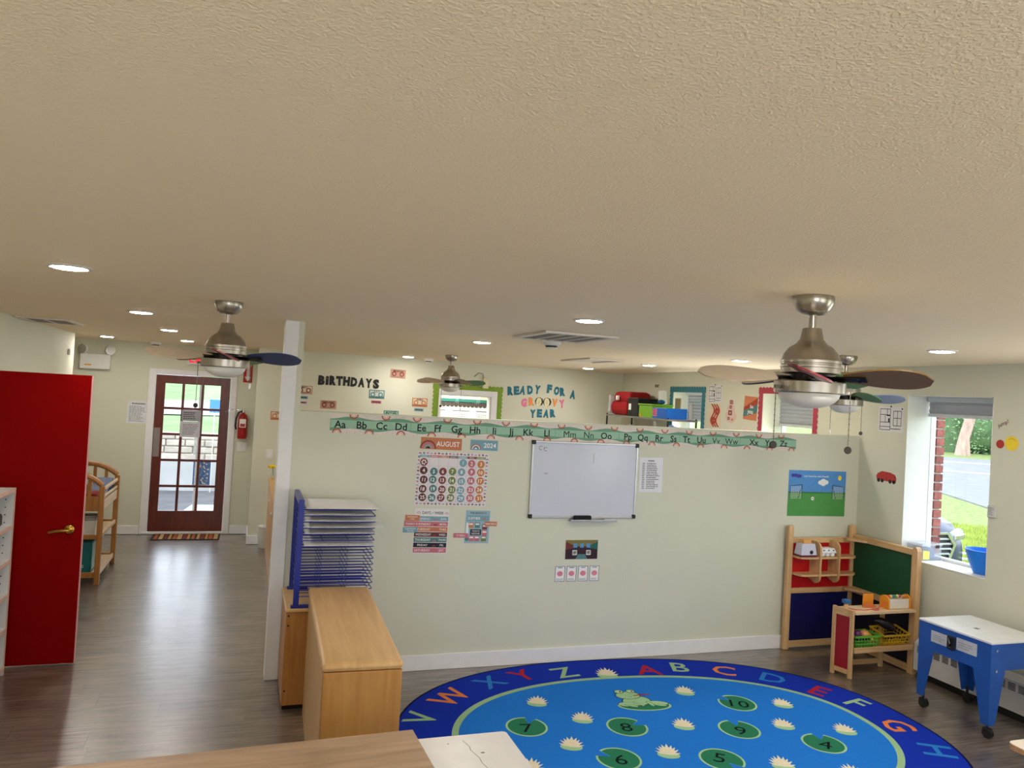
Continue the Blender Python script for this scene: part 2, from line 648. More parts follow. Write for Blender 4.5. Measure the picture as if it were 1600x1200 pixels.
lo = bpy.data.objects.new('adjoining_lamp', l); lo.location = (2.9, 10.8, 2.42); COL.objects.link(lo)
WIN = [(0.30, 1.07), (2.24, 3.01), (4.19, 4.96), (6.09, 6.854), (8.02, 8.669)]
SZ0, SZ1 = 0.865, 2.2
XO = 5.46
bx = [(XR, XO, -2.2, YB + .13, 0, SZ0), (XR, XO, -2.2, YB + .13, SZ1, CEIL)]
ya = -2.2
for a, b in WIN:
    bx.append((XR, XO, ya, a, SZ0, SZ1)); ya = b
bx.append((XR, XO, ya, YB + .13, SZ0, SZ1))
wright = wall('wall_right', bx)
FW = [(-1.2, 1.0), (2.1, 4.3)]
wall('wall_front', [(XL, XR, -2.2, -2.05, 0, .75), (XL, XR, -2.2, -2.05, 2.15, CEIL), (XL, -1.2, -2.2, -2.05, .75, 2.15), (1.0, 2.1, -2.2, -2.05, .75, 2.15), (4.3, XR, -2.2, -2.05, .75, 2.15)])
for i, (a, b) in enumerate(FW):  # unseen window frames, added to go with the fill lights there
    m = MB()
    for q in ((a, a + .05, .75, 2.15), (b - .05, b, .75, 2.15), (a + .05, b - .05, .75, .8), (a + .05, b - .05, 2.1, 2.15), ((a + b) / 2 - .02, (a + b) / 2 + .02, .8, 2.1)):
        m.box(q[0], q[1], -2.16, -2.11, q[2], q[3])
    fr = m.build('window_%d' % (7 + i), trimw, kind='structure')
    for u0, u1 in ((a + .05, (a + b) / 2 - .02), ((a + b) / 2 + .02, b - .05)):
        MB().box(u0, u1, -2.14, -2.135, .8, 2.1).build('pane', glassm, parent=fr)
wall('wall_partition', [(0.232, XR, YP, YP + .13, 0, 1.828), (0.232, 0.345, YP, YP + .13, 1.828, CEIL)])
MB().box(0.215, 0.305, YP - .014, YP + .144, 0, CEIL, 0.004).build('trim_1', trimw, kind='structure')
def baseb(name, segs, h=0.112):
    m = MB()
    for (x0, x1, y0, y1) in segs:
        m.box(x0, x1, y0, y1, 0, h, 0.004)
    m.build(name, trimw, kind='structure')
baseb('baseboard_partition', [(0.307, XR, YP - .015, YP)])
baseb('baseboard_left', [(XL, XL + .015, -2, 9.6)])
baseb('baseboard_right', [(XR - .015, XR, -2, 5.45), (XR - .015, XR, 5.62, YB)])
baseb('baseboard_back', [(-2.8, -1.21, YD - .015, YD), (-0.13, 0.085, YD - .015, YD), (0.085, 0.1, YB - .015, YD), (0.1, XR, YB - .015, YB)])

# bricks of the outer face, seen past the window frame
brickm = M('red_brick', (150, 84, 78), 0.85, var=0.25, scale=40, bump=0.4, bscale=90, obj_rand=0.3)
MB().box(XO + .003, XO + .088, 4.968, 5.4, SZ0 - .15, 2.2).build('mortar', M('grey_mortar', (196, 194, 188), 0.9, bump=0.3), parent=wright)
bm0 = None
nb = 0
z = SZ0 - 0.12
while z < 2.16:
    L = 0.2 if nb % 2 == 0 else 0.1
    m = MB().box(XO + .012, XO + .096, 4.951, 4.951 + L, z, z + 0.062, 0.004)
    m.build('brick', brickm, parent=wright)
    m = MB().box(XO + .012, XO + .096, 4.961 + L, 4.951 + L + .21, z, z + 0.062, 0.004)
    m.build('brick', brickm, parent=wright)
    z += 0.075; nb += 1

# ------------------------------------------------------------------ windows of the right wall
vinylw = M('white_vinyl_frame', (238, 240, 242), 0.35, var=0.01)
shadem = M('grey_cellular_fabric', (172, 176, 182), 0.8, var=0.06, scale=60, stretch=(.3, .3, 4))
railm = M('pale_grey_rail', (206, 210, 214), 0.4, var=0.02)
def window_unit(n, y0, y1):
    m = MB()
    f = 0.035
    X0, X1 = XO - .055, XO - .003
    m.box(X0, X1, y0 + .002, y0 + f, SZ0 + .002, SZ1 - .002)
    m.box(X0, X1, y1 - f * .2, y1 - .002, SZ0 + .002, SZ1 - .002)
    m.box(X0, X1, y0 + f, y1 - f * .2, SZ0 + .002, SZ0 + .03)
    m.box(X0, X1, y0 + f, y1 - f * .2, SZ1 - f, SZ1 - .002)
    fr = m.build('window_%d' % n, vinylw, kind='structure')
    MB().box(X0 + .02, X0 + .026, y0 + f, y1 - f * .2, SZ0 + .03, SZ1 - f).build('pane', glassm, parent=fr)
    return fr
wn = [window_unit(i + 1, *WIN[k]) for i, k in enumerate((2, 4, 3, 1, 0))]
MB().box(XR - .004, XO - .056, 4.192, 4.958, SZ0 + .0005, SZ0 + .008, 0.003).build('sill', white, parent=wn[0])
MB().box(XR - .003, XO - .056, 4.9565, 4.9595, SZ0 + .009, SZ1 - .004).build('jamb_lit_skin', white, parent=wn[0])  # white skins added so the reveal looks lit by daylight
MB().box(XR - .003, XO - .056, 4.1905, 4.1935, SZ0 + .009, SZ1 - .004).build('jamb_lit_skin', white, parent=wn[0])
MB().box(XR - .003, XO - .056, 4.194, 4.956, SZ1 - .0035, SZ1 - .0005).build('head_lit_skin', white, parent=wn[0])
def blind(y0, y1, zb, label):
    t = thing('cellular_blind', label, 'blind', (XO - .09, (y0 + y1) / 2, SZ1 - .002))
    x = XO - .09
    MB().box(x - .03, x + .03, y0 + .012, y1 - .012, SZ1 - .045, SZ1 - .003, .006).build('head_rail', railm, parent=t)
    m = MB()
    n = max(3, int((SZ1 - .045 - zb) / .019))
    pts = []
    for i in range(n + 1):
        zz = SZ1 - .045 - (SZ1 - .045 - zb) * i / n
        pts.append((x - (.016 if i % 2 else .006), zz))
    back = [(x + (.016 if i % 2 else .006), p[1]) for i, p in enumerate(pts)]
    Tb = frame((0, y0 + .02, 0), (1, 0, 0), (0, 0, 1))
    L = (y1 - y0) - .04
    pl = pts + back[::-1]
    vs = [(p[0], y0 + .02, p[1]) for p in pl] + [(p[0], y1 - .02, p[1]) for p in pl]
    k = len(pl)
    fs = [(i, (i + 1) % k, k + (i + 1) % k, k + i) for i in range(k)]
    h = n + 1
    for q in (0, k):
        for i in range(n):
            fs.append((q + i, q + i + 1, q + k - 2 - i, q + k - 1 - i))
    m.add(vs, fs).build('shade_fabric', shadem, parent=t)
    MB().box(x - .022, x + .022, y0 + .016, y1 - .016, zb - .028, zb, .005).build('bottom_rail', railm, parent=t)
    MB().box(x - .03, x - .021, (y0 + y1) / 2 - .05, (y0 + y1) / 2 + .05, zb - .026, zb - .018).build('pull_tab', white, parent=t)
blind(4.194, 4.956, 2.062, 'short grey cellular blind rolled up above the car and lawn view')
blind(8.02, 8.669, 1.858, 'half lowered grey cellular blind inside the teal scalloped border')
blind(6.09, 6.854, 1.885, 'half lowered grey cellular blind inside the crimson scalloped border')

# ------------------------------------------------------------------ interior window of the back wall
m = MB()
for (a, b, c, d) in ((2.42, 2.455, .95, 2.065), (3.16, 3.243, .95, 2.065), (2.455, 3.16, 1.993, 2.065), (2.42, 3.243, .93, 1.0)):
    m.box(a, b, YB - .018, YB, c, d, .003)
m.box(2.44, 2.462, YB, YB + .13, 1.0, 1.993); m.box(3.142, 3.164, YB, YB + .13, 1.0, 1.993); m.box(2.462, 3.142, YB, YB + .13, 1.978, 1.993)
w4 = m.build('window_6', trimw, kind='structure')
MB().box(2.462, 3.142, YB + .07, YB + .076, 1.0, 1.978).build('pane', glassm, parent=w4)

# ------------------------------------------------------------------ glazed entrance door
cherry = wood('red_brown_door_wood', (74, 22, 10), (112, 42, 20), 'z', 3.0, rough=0.3, spec=0.5)
m = MB()
m.box(DX0 - .085, DX0, YD - .018, YD, 0, DZ + .07, .003); m.box(DX1, DX1 + .08, YD - .018, YD, 0, DZ + .07, .003); m.box(DX0, DX1, YD - .018, YD, DZ, DZ + .07, .003)
m.box(DX0 - .038, DX0 - .003, YD, YD + .15, 0, DZ + .03); m.box(DX1 + .003, DX1 + .038, YD, YD + .15, 0, DZ + .03); m.box(DX0 - .003, DX1 + .003, YD, YD + .15, DZ + .003, DZ + .036)
m.build('trim_2', trimw, kind='structure')
ys0, ys1 = YD + .01, YD + .055
gx0, gx1, gz0, gz1 = -1.006, -0.337, 0.297, 1.935
m = MB()
m.box(DX0 + .003, gx0, ys0, ys1, .035, DZ - .003); m.box(gx1, DX1 - .003, ys0, ys1, .035, DZ - .003)
m.box(gx0, gx1, ys0, ys1, .035, gz0); m.box(gx0, gx1, ys0, ys1, gz1, DZ - .003)
d1 = m.build('door_1', cherry, kind='structure')
mw_ = 0.032
cw = (gx1 - gx0 - 2 * mw_) / 3
ch = (gz1 - gz0 - 4 * mw_) / 5
for i in range(1, 3):
    x = gx0 + i * cw + (i - 1) * mw_
    MB().box(x, x + mw_, ys0 + .004, ys1 - .004, gz0, gz1, .004).build('glazing_bar', cherry, parent=d1)
for j in range(1, 5):
    zz = gz0 + j * ch + (j - 1) * mw_
    for i in range(3):
        x = gx0 + i * (cw + mw_)
        MB().box(x, x + cw, ys0 + .004, ys1 - .004, zz, zz + mw_, .004).build('glazing_bar', cherry, parent=d1)
for i in range(3):
    for j in range(5):
        x = gx0 + i * (cw + mw_); zz = gz0 + j * (ch + mw_)
        MB().box(x + .0005, x + cw - .0005, YD + .03, YD + .034, zz + .0005, zz + ch - .0005).build('pane', glassm, parent=d1)
MB().box(DX0 + .012, DX0 + .085, ys0 - .003, ys0, .99, 1.36, .001).build('push_plate', M('dull_steel_plate', (150, 140, 138), 0.4, 0.6), parent=d1, label='grey metal push plate')
m = MB()
m.box(DX0 - .06, DX1 + .01, YD - .03, YD + .15, 0.0005, .03, .008)
m.build('trim_3', trimw, kind='structure')  # threshold, its white also standing in for light leaking under the door
# papers taped to the glass
TG = frame((0, ys0, 0), (1, 0, 0), (0, 0, 1))
def card(name, label, cat, T, u0, u1, v0, v1, mat, group=None, thick=0.0015, rot=0.0, w=0.0005):
    R = T @ Matrix.Translation(((u0 + u1) / 2, (v0 + v1) / 2, 0)) @ Matrix.Rotation(rot, 4, 'Z')
    a, b = (u1 - u0) / 2, (v1 - v0) / 2
    o = MB(R).box(-a, a, -b, b, w, w + thick).build(name, mat, loc=tuple(R.translation), label=label, cat=cat, group=group)
    return o, R, a, b, w + thick
o, R, a, b, h = card('door_notice', 'grey printed notice taped over the middle column of the glazed door', 'notice', TG, -.79, -.56, 1.46, 1.60, M('grey_paper', (168, 166, 176), .8))
MB(R).lines(-a + .02, a - .02, b - .02, -b + .02, 4, h + .0005).build('lettering', ink, parent=o)
o, R, a, b, h = card('door_notice', 'white printed sheet taped to the door just below the grey notice', 'notice', TG, -.80, -.56, 1.25, 1.455, M('lilac_white_paper', (206, 204, 216), .8))
MB(R).lines(-a + .03, a - .03, b - .03, -b + .03, 7, h + .0005).build('lettering', greyink, parent=o)

# ------------------------------------------------------------------ red door, open against the hallway
redm = M('glossy_red_door_paint', (134, 0, 0), 0.6, var=0.04, scale=4, spec=0.06)
DY = 5.975
d2 = MB().box(XL + .01, -1.022, DY, DY + .044, .012, 1.988, .002).build('door_2', redm, kind='structure')
m = MB()
m.box(-1.0222, -1.0195, DY, DY + .044, .012, 1.988)
m.build('door_edge', M('pale_door_edge', (206, 150, 148), .5), parent=d2)
Td = frame((-1.10, DY, .93), (1, 0, 0), (0, 0, 1))
m = MB(Td)
m.lathe([(.001, .03), (.022, .028), (.034, .016), (.036, .0)], 24)
m.tube([(0, 0, .02), (0, 0, .055)], .012, 10)
m.tube([(.004, 0, .055), (-.03, -.001, .06), (-.075, -.006, .058), (-.115, -.014, .05)], [.012, .012, .011, .009], 10)
m.build('door_handle', brass, parent=d2, label='shiny brass lever handle')

# ------------------------------------------------------------------ outside, past the windows and the entrance
grassm = M('lawn_grass', (128, 140, 78), 0.9, var=0.35, scale=9, bump=0.6, bscale=30, detail=8)
asph = M('grey_asphalt', (128, 128, 138), 0.85, var=0.12, scale=2.2, bump=0.2, stretch=(1, 1, 1), detail=8)
conc = M('pale_concrete', (190, 190, 190), 0.85, var=0.1, scale=2)
GZ = -0.2
m = MB()
m.box(5.57, 120, -40, 120, GZ - .3, GZ)
m.box(-60, 5.57, 11.75, 120, GZ - .3, GZ)
m.build('ground_lawn', grassm, kind='structure')
def flat(name, pts, z, mat):
    return MB().prism(pts, z - .05, z).build(name, mat, kind='structure')
flat('road_asphalt', [(22.0, 21.0), (16.9, 12.5), (12.5, 5.0), (60, 5.0), (46, 31.2), (31, 46)], GZ + .03, asph)
linem = M('road_line_paint', (232, 226, 214), .8, var=.1)
flat('road_marking', [(25.2, 28.9), (34.2, 22.2), (34.6, 22.6), (25.6, 29.3)], GZ + .034, linem)
flat('road_marking', [(30, 36.6), (42, 27.6), (42.5, 28.1), (30.5, 37.1)], GZ + .034, linem)

# leafy stuff: one mesh of many small leaves on a bumpy core
def leafmass(name, blobs, n, size, mat, core=None, parent=None, label=None, kind='stuff'):
    m = MB()
    vs, fs = [], []
    for i in range(n):
        c, rx, ry, rz = random.choice(blobs)
        a = random.random() * 2 * PI
        zc = random.uniform(-1, 1)
        q = math.sqrt(1 - zc * zc)
        k = random.uniform(.82, 1.06)
        p = Vector((c[0] + rx * q * math.cos(a) * k, c[1] + ry * q * math.sin(a) * k, c[2] + rz * zc * k))
        d = Vector((random.gauss(0, 1), random.gauss(0, 1), random.gauss(0, 1))).normalized() * size * random.uniform(.6, 1.4)
        e = d.orthogonal().normalized() * size * .45
        kx = len(vs)
        vs += [p - d, p + e, p + d, p - e]
        fs.append((kx, kx + 1, kx + 2, kx + 3))
    m.add(vs, fs)
    if core:
        m.m = 1
        for c, rx, ry, rz in blobs:
            m.ball(c, rx * .9, ry * .9, rz * .9, 10, 7)
    return m.build(name, [mat, core or mat], parent=parent, label=label, kind=kind)
leafm = M('hedge_leaf', (142, 172, 122), .7, var=.45, scale=1.3, detail=6)
leafd = M('hedge_core', (96, 124, 84), .9, var=.3, scale=2)
blobs = []
for i in range(48):
    q = i / 47
    # runs along the far verge
    x, y = 45.5 + 17 * q, 47.5 - 12 * q
    blobs.append(((x + random.uniform(-.8, .8), y + random.uniform(-.8, .8), GZ + random.uniform(.9, 2.2)), 1.9, 1.9, random.uniform(2, 3)))
    blobs.append(((x + 1.5 + random.uniform(-.8, .8), y + 1.5 + random.uniform(-.8, .8), GZ + random.uniform(2.6, 3.4)), 2.0, 2.0, random.uniform(1.8, 2.4)))
leafmass('hedge_foliage', blobs, 150000, .12, leafm, leafd)
barkm = M('pale_tree_bark', (190, 160, 146), .9, var=.25, scale=5, bump=.6, bscale=12, stretch=(1, 1, .25))
t = thing('tree', 'pale leaning tree trunk in front of the hedge across the road', 'tree', (45.7, 39.3, GZ))
MB().tube([(45.7, 39.3, GZ - .1), (45.75, 39.25, GZ + 1.2), (46.1, 39.0, GZ + 3), (46.5, 38.6, GZ + 6), (46.7, 38.4, GZ + 9)], [.5, .34, .31, .27, .2], 12).build('trunk', barkm, parent=t)
leafmass('crown', [((46.7, 38.4, GZ + 10), 3.2, 3.2, 2.2), ((45.5, 39.8, GZ + 11), 2.6, 2.6, 2)], 5000, .15, leafm, leafd, parent=t)
# blades of grass near the window, on both sides of the car's nose
bladem = M('grass_blade', (168, 182, 84), .8, var=.35, scale=3)
zones = ([], []), ([], [])
for i in range(70000):
    d = 7.2 + 11 * random.random() ** 1.2
    a = math.radians(random.uniform(40, 58))
    x, y = d * math.sin(a) * 1.06, d * math.cos(a) * 1.06
    if x < 5.75: continue
    if y < 7.25 and x < 9.2: vs, fs = zones[0]
    elif x > 9.3: vs, fs = zones[1]
    else: continue
    h = random.uniform(.04, .1)
    k = len(vs); q = random.random() * PI
    vs += [(x - .008 * math.cos(q), y - .008 * math.sin(q), GZ), (x + .008 * math.cos(q), y + .008 * math.sin(q), GZ), (x + random.uniform(-.03, .03), y + random.uniform(-.03, .03), GZ + h)]
    fs.append((k, k + 1, k + 2))
for vs, fs in zones:
    MB().add(vs, fs).build('grass_blades', bladem, kind='stuff')

# entrance side: low walls, a grassy bank and the lane above
flat('path_paving', [(-6, 10.97), (5.1, 11.62), (5.1, 15.2), (-6, 15.2)], -.03, M('dark_paving', (96, 94, 96), .8, var=.2, scale=3))
MB().prism([(-1.05, 11.2), (-.80, 11.2), (-.15, 13.4), (-.75, 13.4)], -.03, -.012).build('path_lit_strip', conc, kind='structure')  # pale strip put on the dark paving for its white-lit diagonal line
MB().box(-9, 7, 15.2, 15.6, GZ - .1, .52).build('wall_garden', conc, kind='structure')
gw = MB().box(-9, 7, 15.26, 15.7, .52, 1.0).build('wall_stone', M('stone_mortar', (186, 176, 164), .9), kind='structure')
stonem = M('pale_cut_stone', (204, 194, 180), .85, var=.12, scale=9, bump=.5, bscale=20, obj_rand=.15)
for r in range(4):
    x = -3.6 - .2 * (r % 2)
    while x < 1.9:
        L = random.uniform(.26, .52)
        MB().box(x + .008, x + L - .008, 15.2 + random.uniform(0, .03), 15.4, .525 + r * .125 + .006, .525 + (r + 1) * .125 - .006, .02).build('stone', stonem, parent=gw)
        x += L
bank = MB()
def hz(x, y):
    d = y - 15.6
    z = 1.0 + d * .028
    if d > 8: z += (d - 8) * .05
    return z + max(0, x + 6) * .045 * min(1, d / 10)
g = 12
vs, fs = [], []
for j in range(g + 1):
    for i in range(g + 1):
        x = -24 + 30.5 * i / g; y = 15.6 + 30 * (j / g)
        vs.append((x, y, hz(x, y)))
for j in range(g):
    for i in range(g):
        a = j * (g + 1) + i
        fs.append((a, a + 1, a + g + 2, a + g + 1))
bank.add(vs, fs, True).build('hill_grass', M('bright_bank_grass', (120, 152, 92), .9, var=.25, scale=2, bump=.4), kind='structure')
def drape(name, strip, mat, dz=.03):
    vs, fs = [], []
    k = len(strip)
    n = 14
    for i in range(n + 1):
        x = -24 + 30 * i / n
        for f in strip:
            y = f(x)
            vs.append((x, y, hz(x, y) + dz))
    for i in range(n):
        fs.append((2 * i, 2 * i + 2, 2 * i + 3, 2 * i + 1))
    MB().add(vs, fs, True).build(name, mat, kind='structure')
drape('road_lane', [lambda x: 19 + 0 * x, lambda x: 23.5 + 0 * x], M('pale_lane', (196, 194, 196), .85, var=.08, scale=1))
drape('road_lane', [lambda x: 34 + .9 * x, lambda x: 45 + .2 * x], M('pale_lane', (196, 194, 196), .85))
# the outer glass porch post and handle, seen through the panes
alu = M('white_aluminium', (214, 214, 212), .4, .2)
t = thing('porch_post', 'white aluminium porch post standing outside the glazed door', 'post', (-.62, 11.75, -.03))
MB().box(-.645, -.585, 11.72, 11.78, -.03, 2.3, .004).build('post_bar', alu, parent=t)
MB().tube([(-.66, 11.72, .95), (-.66, 11.66, .97), (-.66, 11.66, 1.25), (-.66, 11.72, 1.27)], .012, 8).build('pull_handle', chrome, parent=t)
sm = M('blue_star_fabric', (52, 98, 168), .8, var=.1)
o = MB().box(-.668, -.44, 11.783, 11.80, .5, .85, .004).build('star_panel', sm, loc=(-.55, 11.79, .5), label='blue panel with scattered pale dots hung outside the glazed door', cat='panel')
m = MB(frame((0, 11.783, 0), (1, 0, 0), (0, 0, 1)))
for i in range(60):
    m.disc(random.uniform(-.655, -.455), random.uniform(.515, .835), random.choice((.004, .005, .012)), .001, 8)
m.build('dots', M('pale_yellow_print', (226, 214, 170), .8), parent=o)
t = thing('lane_sign', 'small plain blue sign on a post beyond the entrance door', 'sign', (-.55, 15.0, -.03))
MB().box(-.56, -.54, 15.0, 15.02, -.03, 1.6).build('sign_post', alu, parent=t)
MB().box(-.64, -.46, 14.98, 15.0, 1.42, 1.66, .01).build('sign_board', M('bright_blue_sign', (24, 130, 214), .5), parent=t)

# ------------------------------------------------------------------ ceiling: lamps, vents, detectors, fans
lensm = emit('lamp_lens', (255, 248, 238), LAMP)
ringm = M('lamp_trim_white', (225, 220, 212), 0.5, var=.02)
lamps = [(-.73, 3.62, 'round recessed lamp closest to the camera above the red door'),
         (-.715, 5.76, 'second recessed lamp of the hallway row, counted from the camera'),
         (-.705, 7.61, 'third recessed lamp of the hallway row, counted from the camera'),
         (-.685, 9.48, 'farthest recessed lamp of the hallway row, by the glazed door'),
         (-1.55, 9.79, 'recessed lamp above the twin-headed emergency light'),
         (1.716, 3.80, 'large recessed lamp in front of the square ceiling vent'),
         (1.781, 6.03, 'recessed lamp just past the square ceiling vent and smoke detector'),
         (1.874, 9.56, 'recessed lamp above the birthday cassette cutouts'),
         (4.184, 9.21, 'farthest recessed lamp near the corner with the wire shelf'),
         (4.124, 7.49, 'recessed lamp above the blue bin on the wire shelf'),
         (4.091, 5.78, 'recessed lamp seen beyond the blade of the nearest fan'),
         (4.065, 3.67, 'recessed lamp above the deep window with the car outside')]
proto = None
for x, y, lab in lamps:
    if proto is None:
        proto = thing('recessed_light', lab, 'ceiling light', (x, y, CEIL), 0, 'recessed ceiling lamps')
        T = TC @ Matrix.Translation((x, -y, 0))
        MB(T).lathe([(.066, .0), (.066, .006), (.072, .009), (.088, .004), (.088, .0)], 36).build('trim_ring', ringm, parent=proto)
        MB(T).lathe([(.001, .0125), (.05, .012), (.06, .0105), (.0655, .0065), (.0658, .001)], 32, smooth=False).build('lens', lensm, parent=proto)
    else:
        dup(proto, (x, y, CEIL), None, lab)

ventw = M('vent_white', (226, 218, 206), .5, var=.02)
ventd = M('vent_dark', (70, 62, 56), .8)
louverm = M('louver_shaded', (150, 142, 132), .6, var=.02)  # greyer than the frame, the louvers' shading put into their colour
def vent(name, lab, x0, x1, y0, y1, nsec, axis='y', dark=ventd):
    t = thing(name, lab, 'vent', ((x0 + x1) / 2, (y0 + y1) / 2, CEIL))
    z1, z0 = CEIL - .0005, CEIL - .016
    f = .045
    m = MB()
    m.box(x0, x1, y0, y0 + f, z0, z1, .004); m.box(x0, x1, y1 - f, y1, z0, z1, .004)
    m.box(x0, x0 + f, y0 + f, y1 - f, z0, z1, .004); m.box(x1 - f, x1, y0 + f, y1 - f, z0, z1, .004)
    m.build('grille_frame', ventw, parent=t)
    MB().box(x0 + f, x1 - f, y0 + f, y1 - f, CEIL - .003, z1).build('duct_back', dark, parent=t)
    if nsec:
        sx = (x1 - x0 - 2 * f) / nsec
        for s in range(nsec):
            a = x0 + f + s * sx
            if s:
                MB().box(a - .008, a + .008, y0 + f, y1 - f, z0, CEIL - .003).build('divider', ventw, parent=t)
            k = 0
            yy = y0 + f + .012
            while yy < y1 - f - .01:
                R = Matrix.Translation((0, yy, CEIL - .0095)) @ Matrix.Rotation(.6, 4, 'X')
                MB().box(a + .01, a + sx - .01, -.008, .008, -.0008, .0008, T=R).build('louver', louverm, parent=t)
                yy += .025
    return t
vent('ceiling_vent', 'square white ceiling vent with slanted louvers in front of the partition', 1.765, 2.285, 4.565, 5.225, 4)
vent('ceiling_vent', 'flat pale ceiling register beyond the partition', 3.2, 3.6, 7.02, 7.78, 0, dark=ventw)
vent('ceiling_vent', 'dim ceiling vent close to the hallway wall above the red door', -1.82, -1.42, 7.2, 7.78, 2)
detm = M('detector_plastic', (232, 230, 224), .45, var=.02)
def detector(x, y, lab, s=1.0):
    T = TC @ Matrix.Translation((x, -y, 0))
    t = thing('smoke_detector', lab, 'smoke detector', (x, y, CEIL), 0, 'smoke detectors')
    MB(T).lathe([(.062 * s, .0005), (.064 * s, .016 * s), (.052 * s, .026 * s), (.046 * s, .03 * s)], 28).build('base', detm, parent=t)
    MB(T).lathe([(.04 * s, .03 * s), (.038 * s, .038 * s), (.03 * s, .042 * s)], 24).build('sensor_slot', M('detector_slot', (60, 58, 56), .7), parent=t)
    MB(T).lathe([(.042 * s, .042 * s), (.036 * s, .05 * s), (.001, .052 * s)], 24).build('cap', detm, parent=t)
detector(2.14, 5.40, 'white smoke detector right behind the square ceiling vent', 1.15)
detector(2.2, 9.85, 'small white smoke detector close to the back wall')
detector(-1.12, 10.55, 'white smoke detector over the casing of the glazed door')

bladecol = {'red': M('fan_blade_red', (128, 44, 52), .4), 'yellow': M('fan_blade_yellow', (118, 90, 46), .4), 'green': M('fan_blade_green', (58, 112, 66), .4),
            'blue': M('fan_blade_blue', (38, 56, 104), .4), 'maple': M('fan_blade_maple', (190, 170, 146), .4), 'light_blue': M('fan_blade_light_blue', (128, 142, 178), .4)}
bladetop = M('fan_blade_pale_side', (206, 190, 168), .4)
darkiron = M('fan_dark_metal', (40, 36, 34), .35, .8)
opal = M('frosted_opal_glass', (226, 224, 220), .35, var=.01, spec=.5)
chainm = M('chain_metal', (110, 104, 92), .35, 1.0)
medm = M('dark_medallion', (62, 56, 50), .4, .7)
def fan(x, y, base, cols, lab, chains):
    t = thing('ceiling_fan', lab, 'ceiling fan', (x, y, CEIL), 0, 'ceiling fans with coloured blades')
    T = Matrix.Translation((x, y, CEIL))
    MB(T).lathe([(.074, -.0005), (.075, -.012), (.072, -.03), (.06, -.055), (.04, -.068), (.015, -.072)], 36).build('canopy', nickel, parent=t)
    MB(T).cyl((0, 0, -.07), (0, 0, -.125), .0135, n=18).build('downrod', nickel, parent=t)
    MB(T).lathe([(.014, -.118), (.033, -.12), (.036, -.128), (.042, -.16), (.055, -.178), (.078, -.192), (.096, -.215), (.104, -.238), (.108, -.242), (.108, -.252), (.105, -.254), (.105, -.258), (.108, -.26), (.108, -.268), (.105, -.27), (.105, -.288), (.09, -.292), (.02, -.293)], 40).build('motor_housing', nickel, parent=t)
    MB(T).cyl((0, 0, -.29), (0, 0, -.318), .07, n=24).build('hub', darkiron, parent=t)
    MB(T).lathe([(.03, -.316), (.122, -.318), (.127, -.322), (.127, -.36), (.123, -.364), (.108, -.364)], 40).build('light_ring', nickel, parent=t)
    MB(T).lathe([(.109, -.362), (.104, -.378), (.088, -.396), (.06, -.41), (.03, -.417), (.001, -.419)], 36).build('glass_dome', opal, parent=t)
    for i, c in enumerate(cols):
        a = math.radians(base + 72 * i)
        B = T @ Matrix.Translation((0, 0, -.302)) @ Matrix.Rotation(a, 4, 'Z') @ Matrix.Rotation(math.radians(-22), 4, 'X')
        R0, R1, W = .125, .415, .078
        pts = []
        n = 16
        for k in range(n + 1):
            s = k / n
            r = R0 + (R1 - R0) * s
            hw = W * (0.42 + .58 * math.sin(min(1, s / .62) * PI / 2)) * (math.sqrt(max(0, 1 - ((s - .62) / .38) ** 2)) if s > .62 else 1)
            pts.append((r, hw))
        out = pts + [(p[0], -p[1]) for p in pts[::-1] if p[1] > 1e-4]
        m = MB(B)
        k = len(out)
        m.add([(p[0], p[1], -.003) for p in out] + [(p[0], p[1], .003) for p in out], [(i_, k + i_, k + (i_ + 1) % k, (i_ + 1) % k) for i_ in range(k)])
        m.add([(p[0], p[1], -.003) for p in out], [tuple(range(k))])
        m.m = 1
        m.add([(p[0], p[1], .003) for p in out], [tuple(range(k - 1, -1, -1))])
        bl = m.build('blade', [bladecol[c], bladetop], parent=t, label='%s fan blade' % c.replace('_', ' '))
        m = MB(B)
        m.box(.06, .2, -.02, .02, -.009, -.0035, .002)
        for q in (-.01, .01):
            m.cyl((.175, q, -.012), (.175, q, -.008), .005, n=8)
        m.build('blade_arm', darkiron, parent=bl)
    for (ang, L, kind) in chains:
        a = math.radians(ang)
        cx, cy = .142 * math.cos(a), .142 * math.sin(a)
        m = MB(T)
        m.box(-.014, .014, -.006, .006, -.35, -.338, T=Matrix.Translation((.133 * math.cos(a), .133 * math.sin(a), 0)) @ Matrix.Rotation(a, 4, 'Z'))
        m.tube([(cx, cy, -.344), (cx, cy, -.344 - L)], .0018, 5)
        k = int(L / .02)
        for q in range(k):
            m.ball((cx, cy, -.35 - q * .02), .003, nu=6, nv=4)
        pc = m.build('pull_chain', chainm, parent=t)
        if kind == 'medal':
            MB(T @ Matrix.Translation((cx, cy, -.344 - L - .016)) @ Matrix.Rotation(-.4, 4, 'Z') @ Matrix.Rotation(PI / 2, 4, 'X')).lathe([(.001, -.003), (.012, -.003), (.014, 0), (.012, .003), (.001, .003)], 18).build('medallion', medm, parent=pc)
        else:
            MB(T).lathe([(.002, -.344 - L), (.007, -.35 - L), (.008, -.368 - L), (.004, -.376 - L)], 12, c=(cx, cy, 0)).build('pull_knob', white, parent=pc)
fan(1.981, 2.365, 230, ['red', 'yellow', 'green', 'blue', 'maple'], 'large nickel ceiling fan with red and yellow blades nearest the camera', [(176, .2, 'medal'), (-38, .205, 'medal')])
fan(-.127, 4.53, 271, ['red', 'blue', 'green', 'yellow', 'maple'], 'nickel ceiling fan with a navy blade, in front of the white post', [(170, .22, 'medal'), (20, .1, 'knob')])
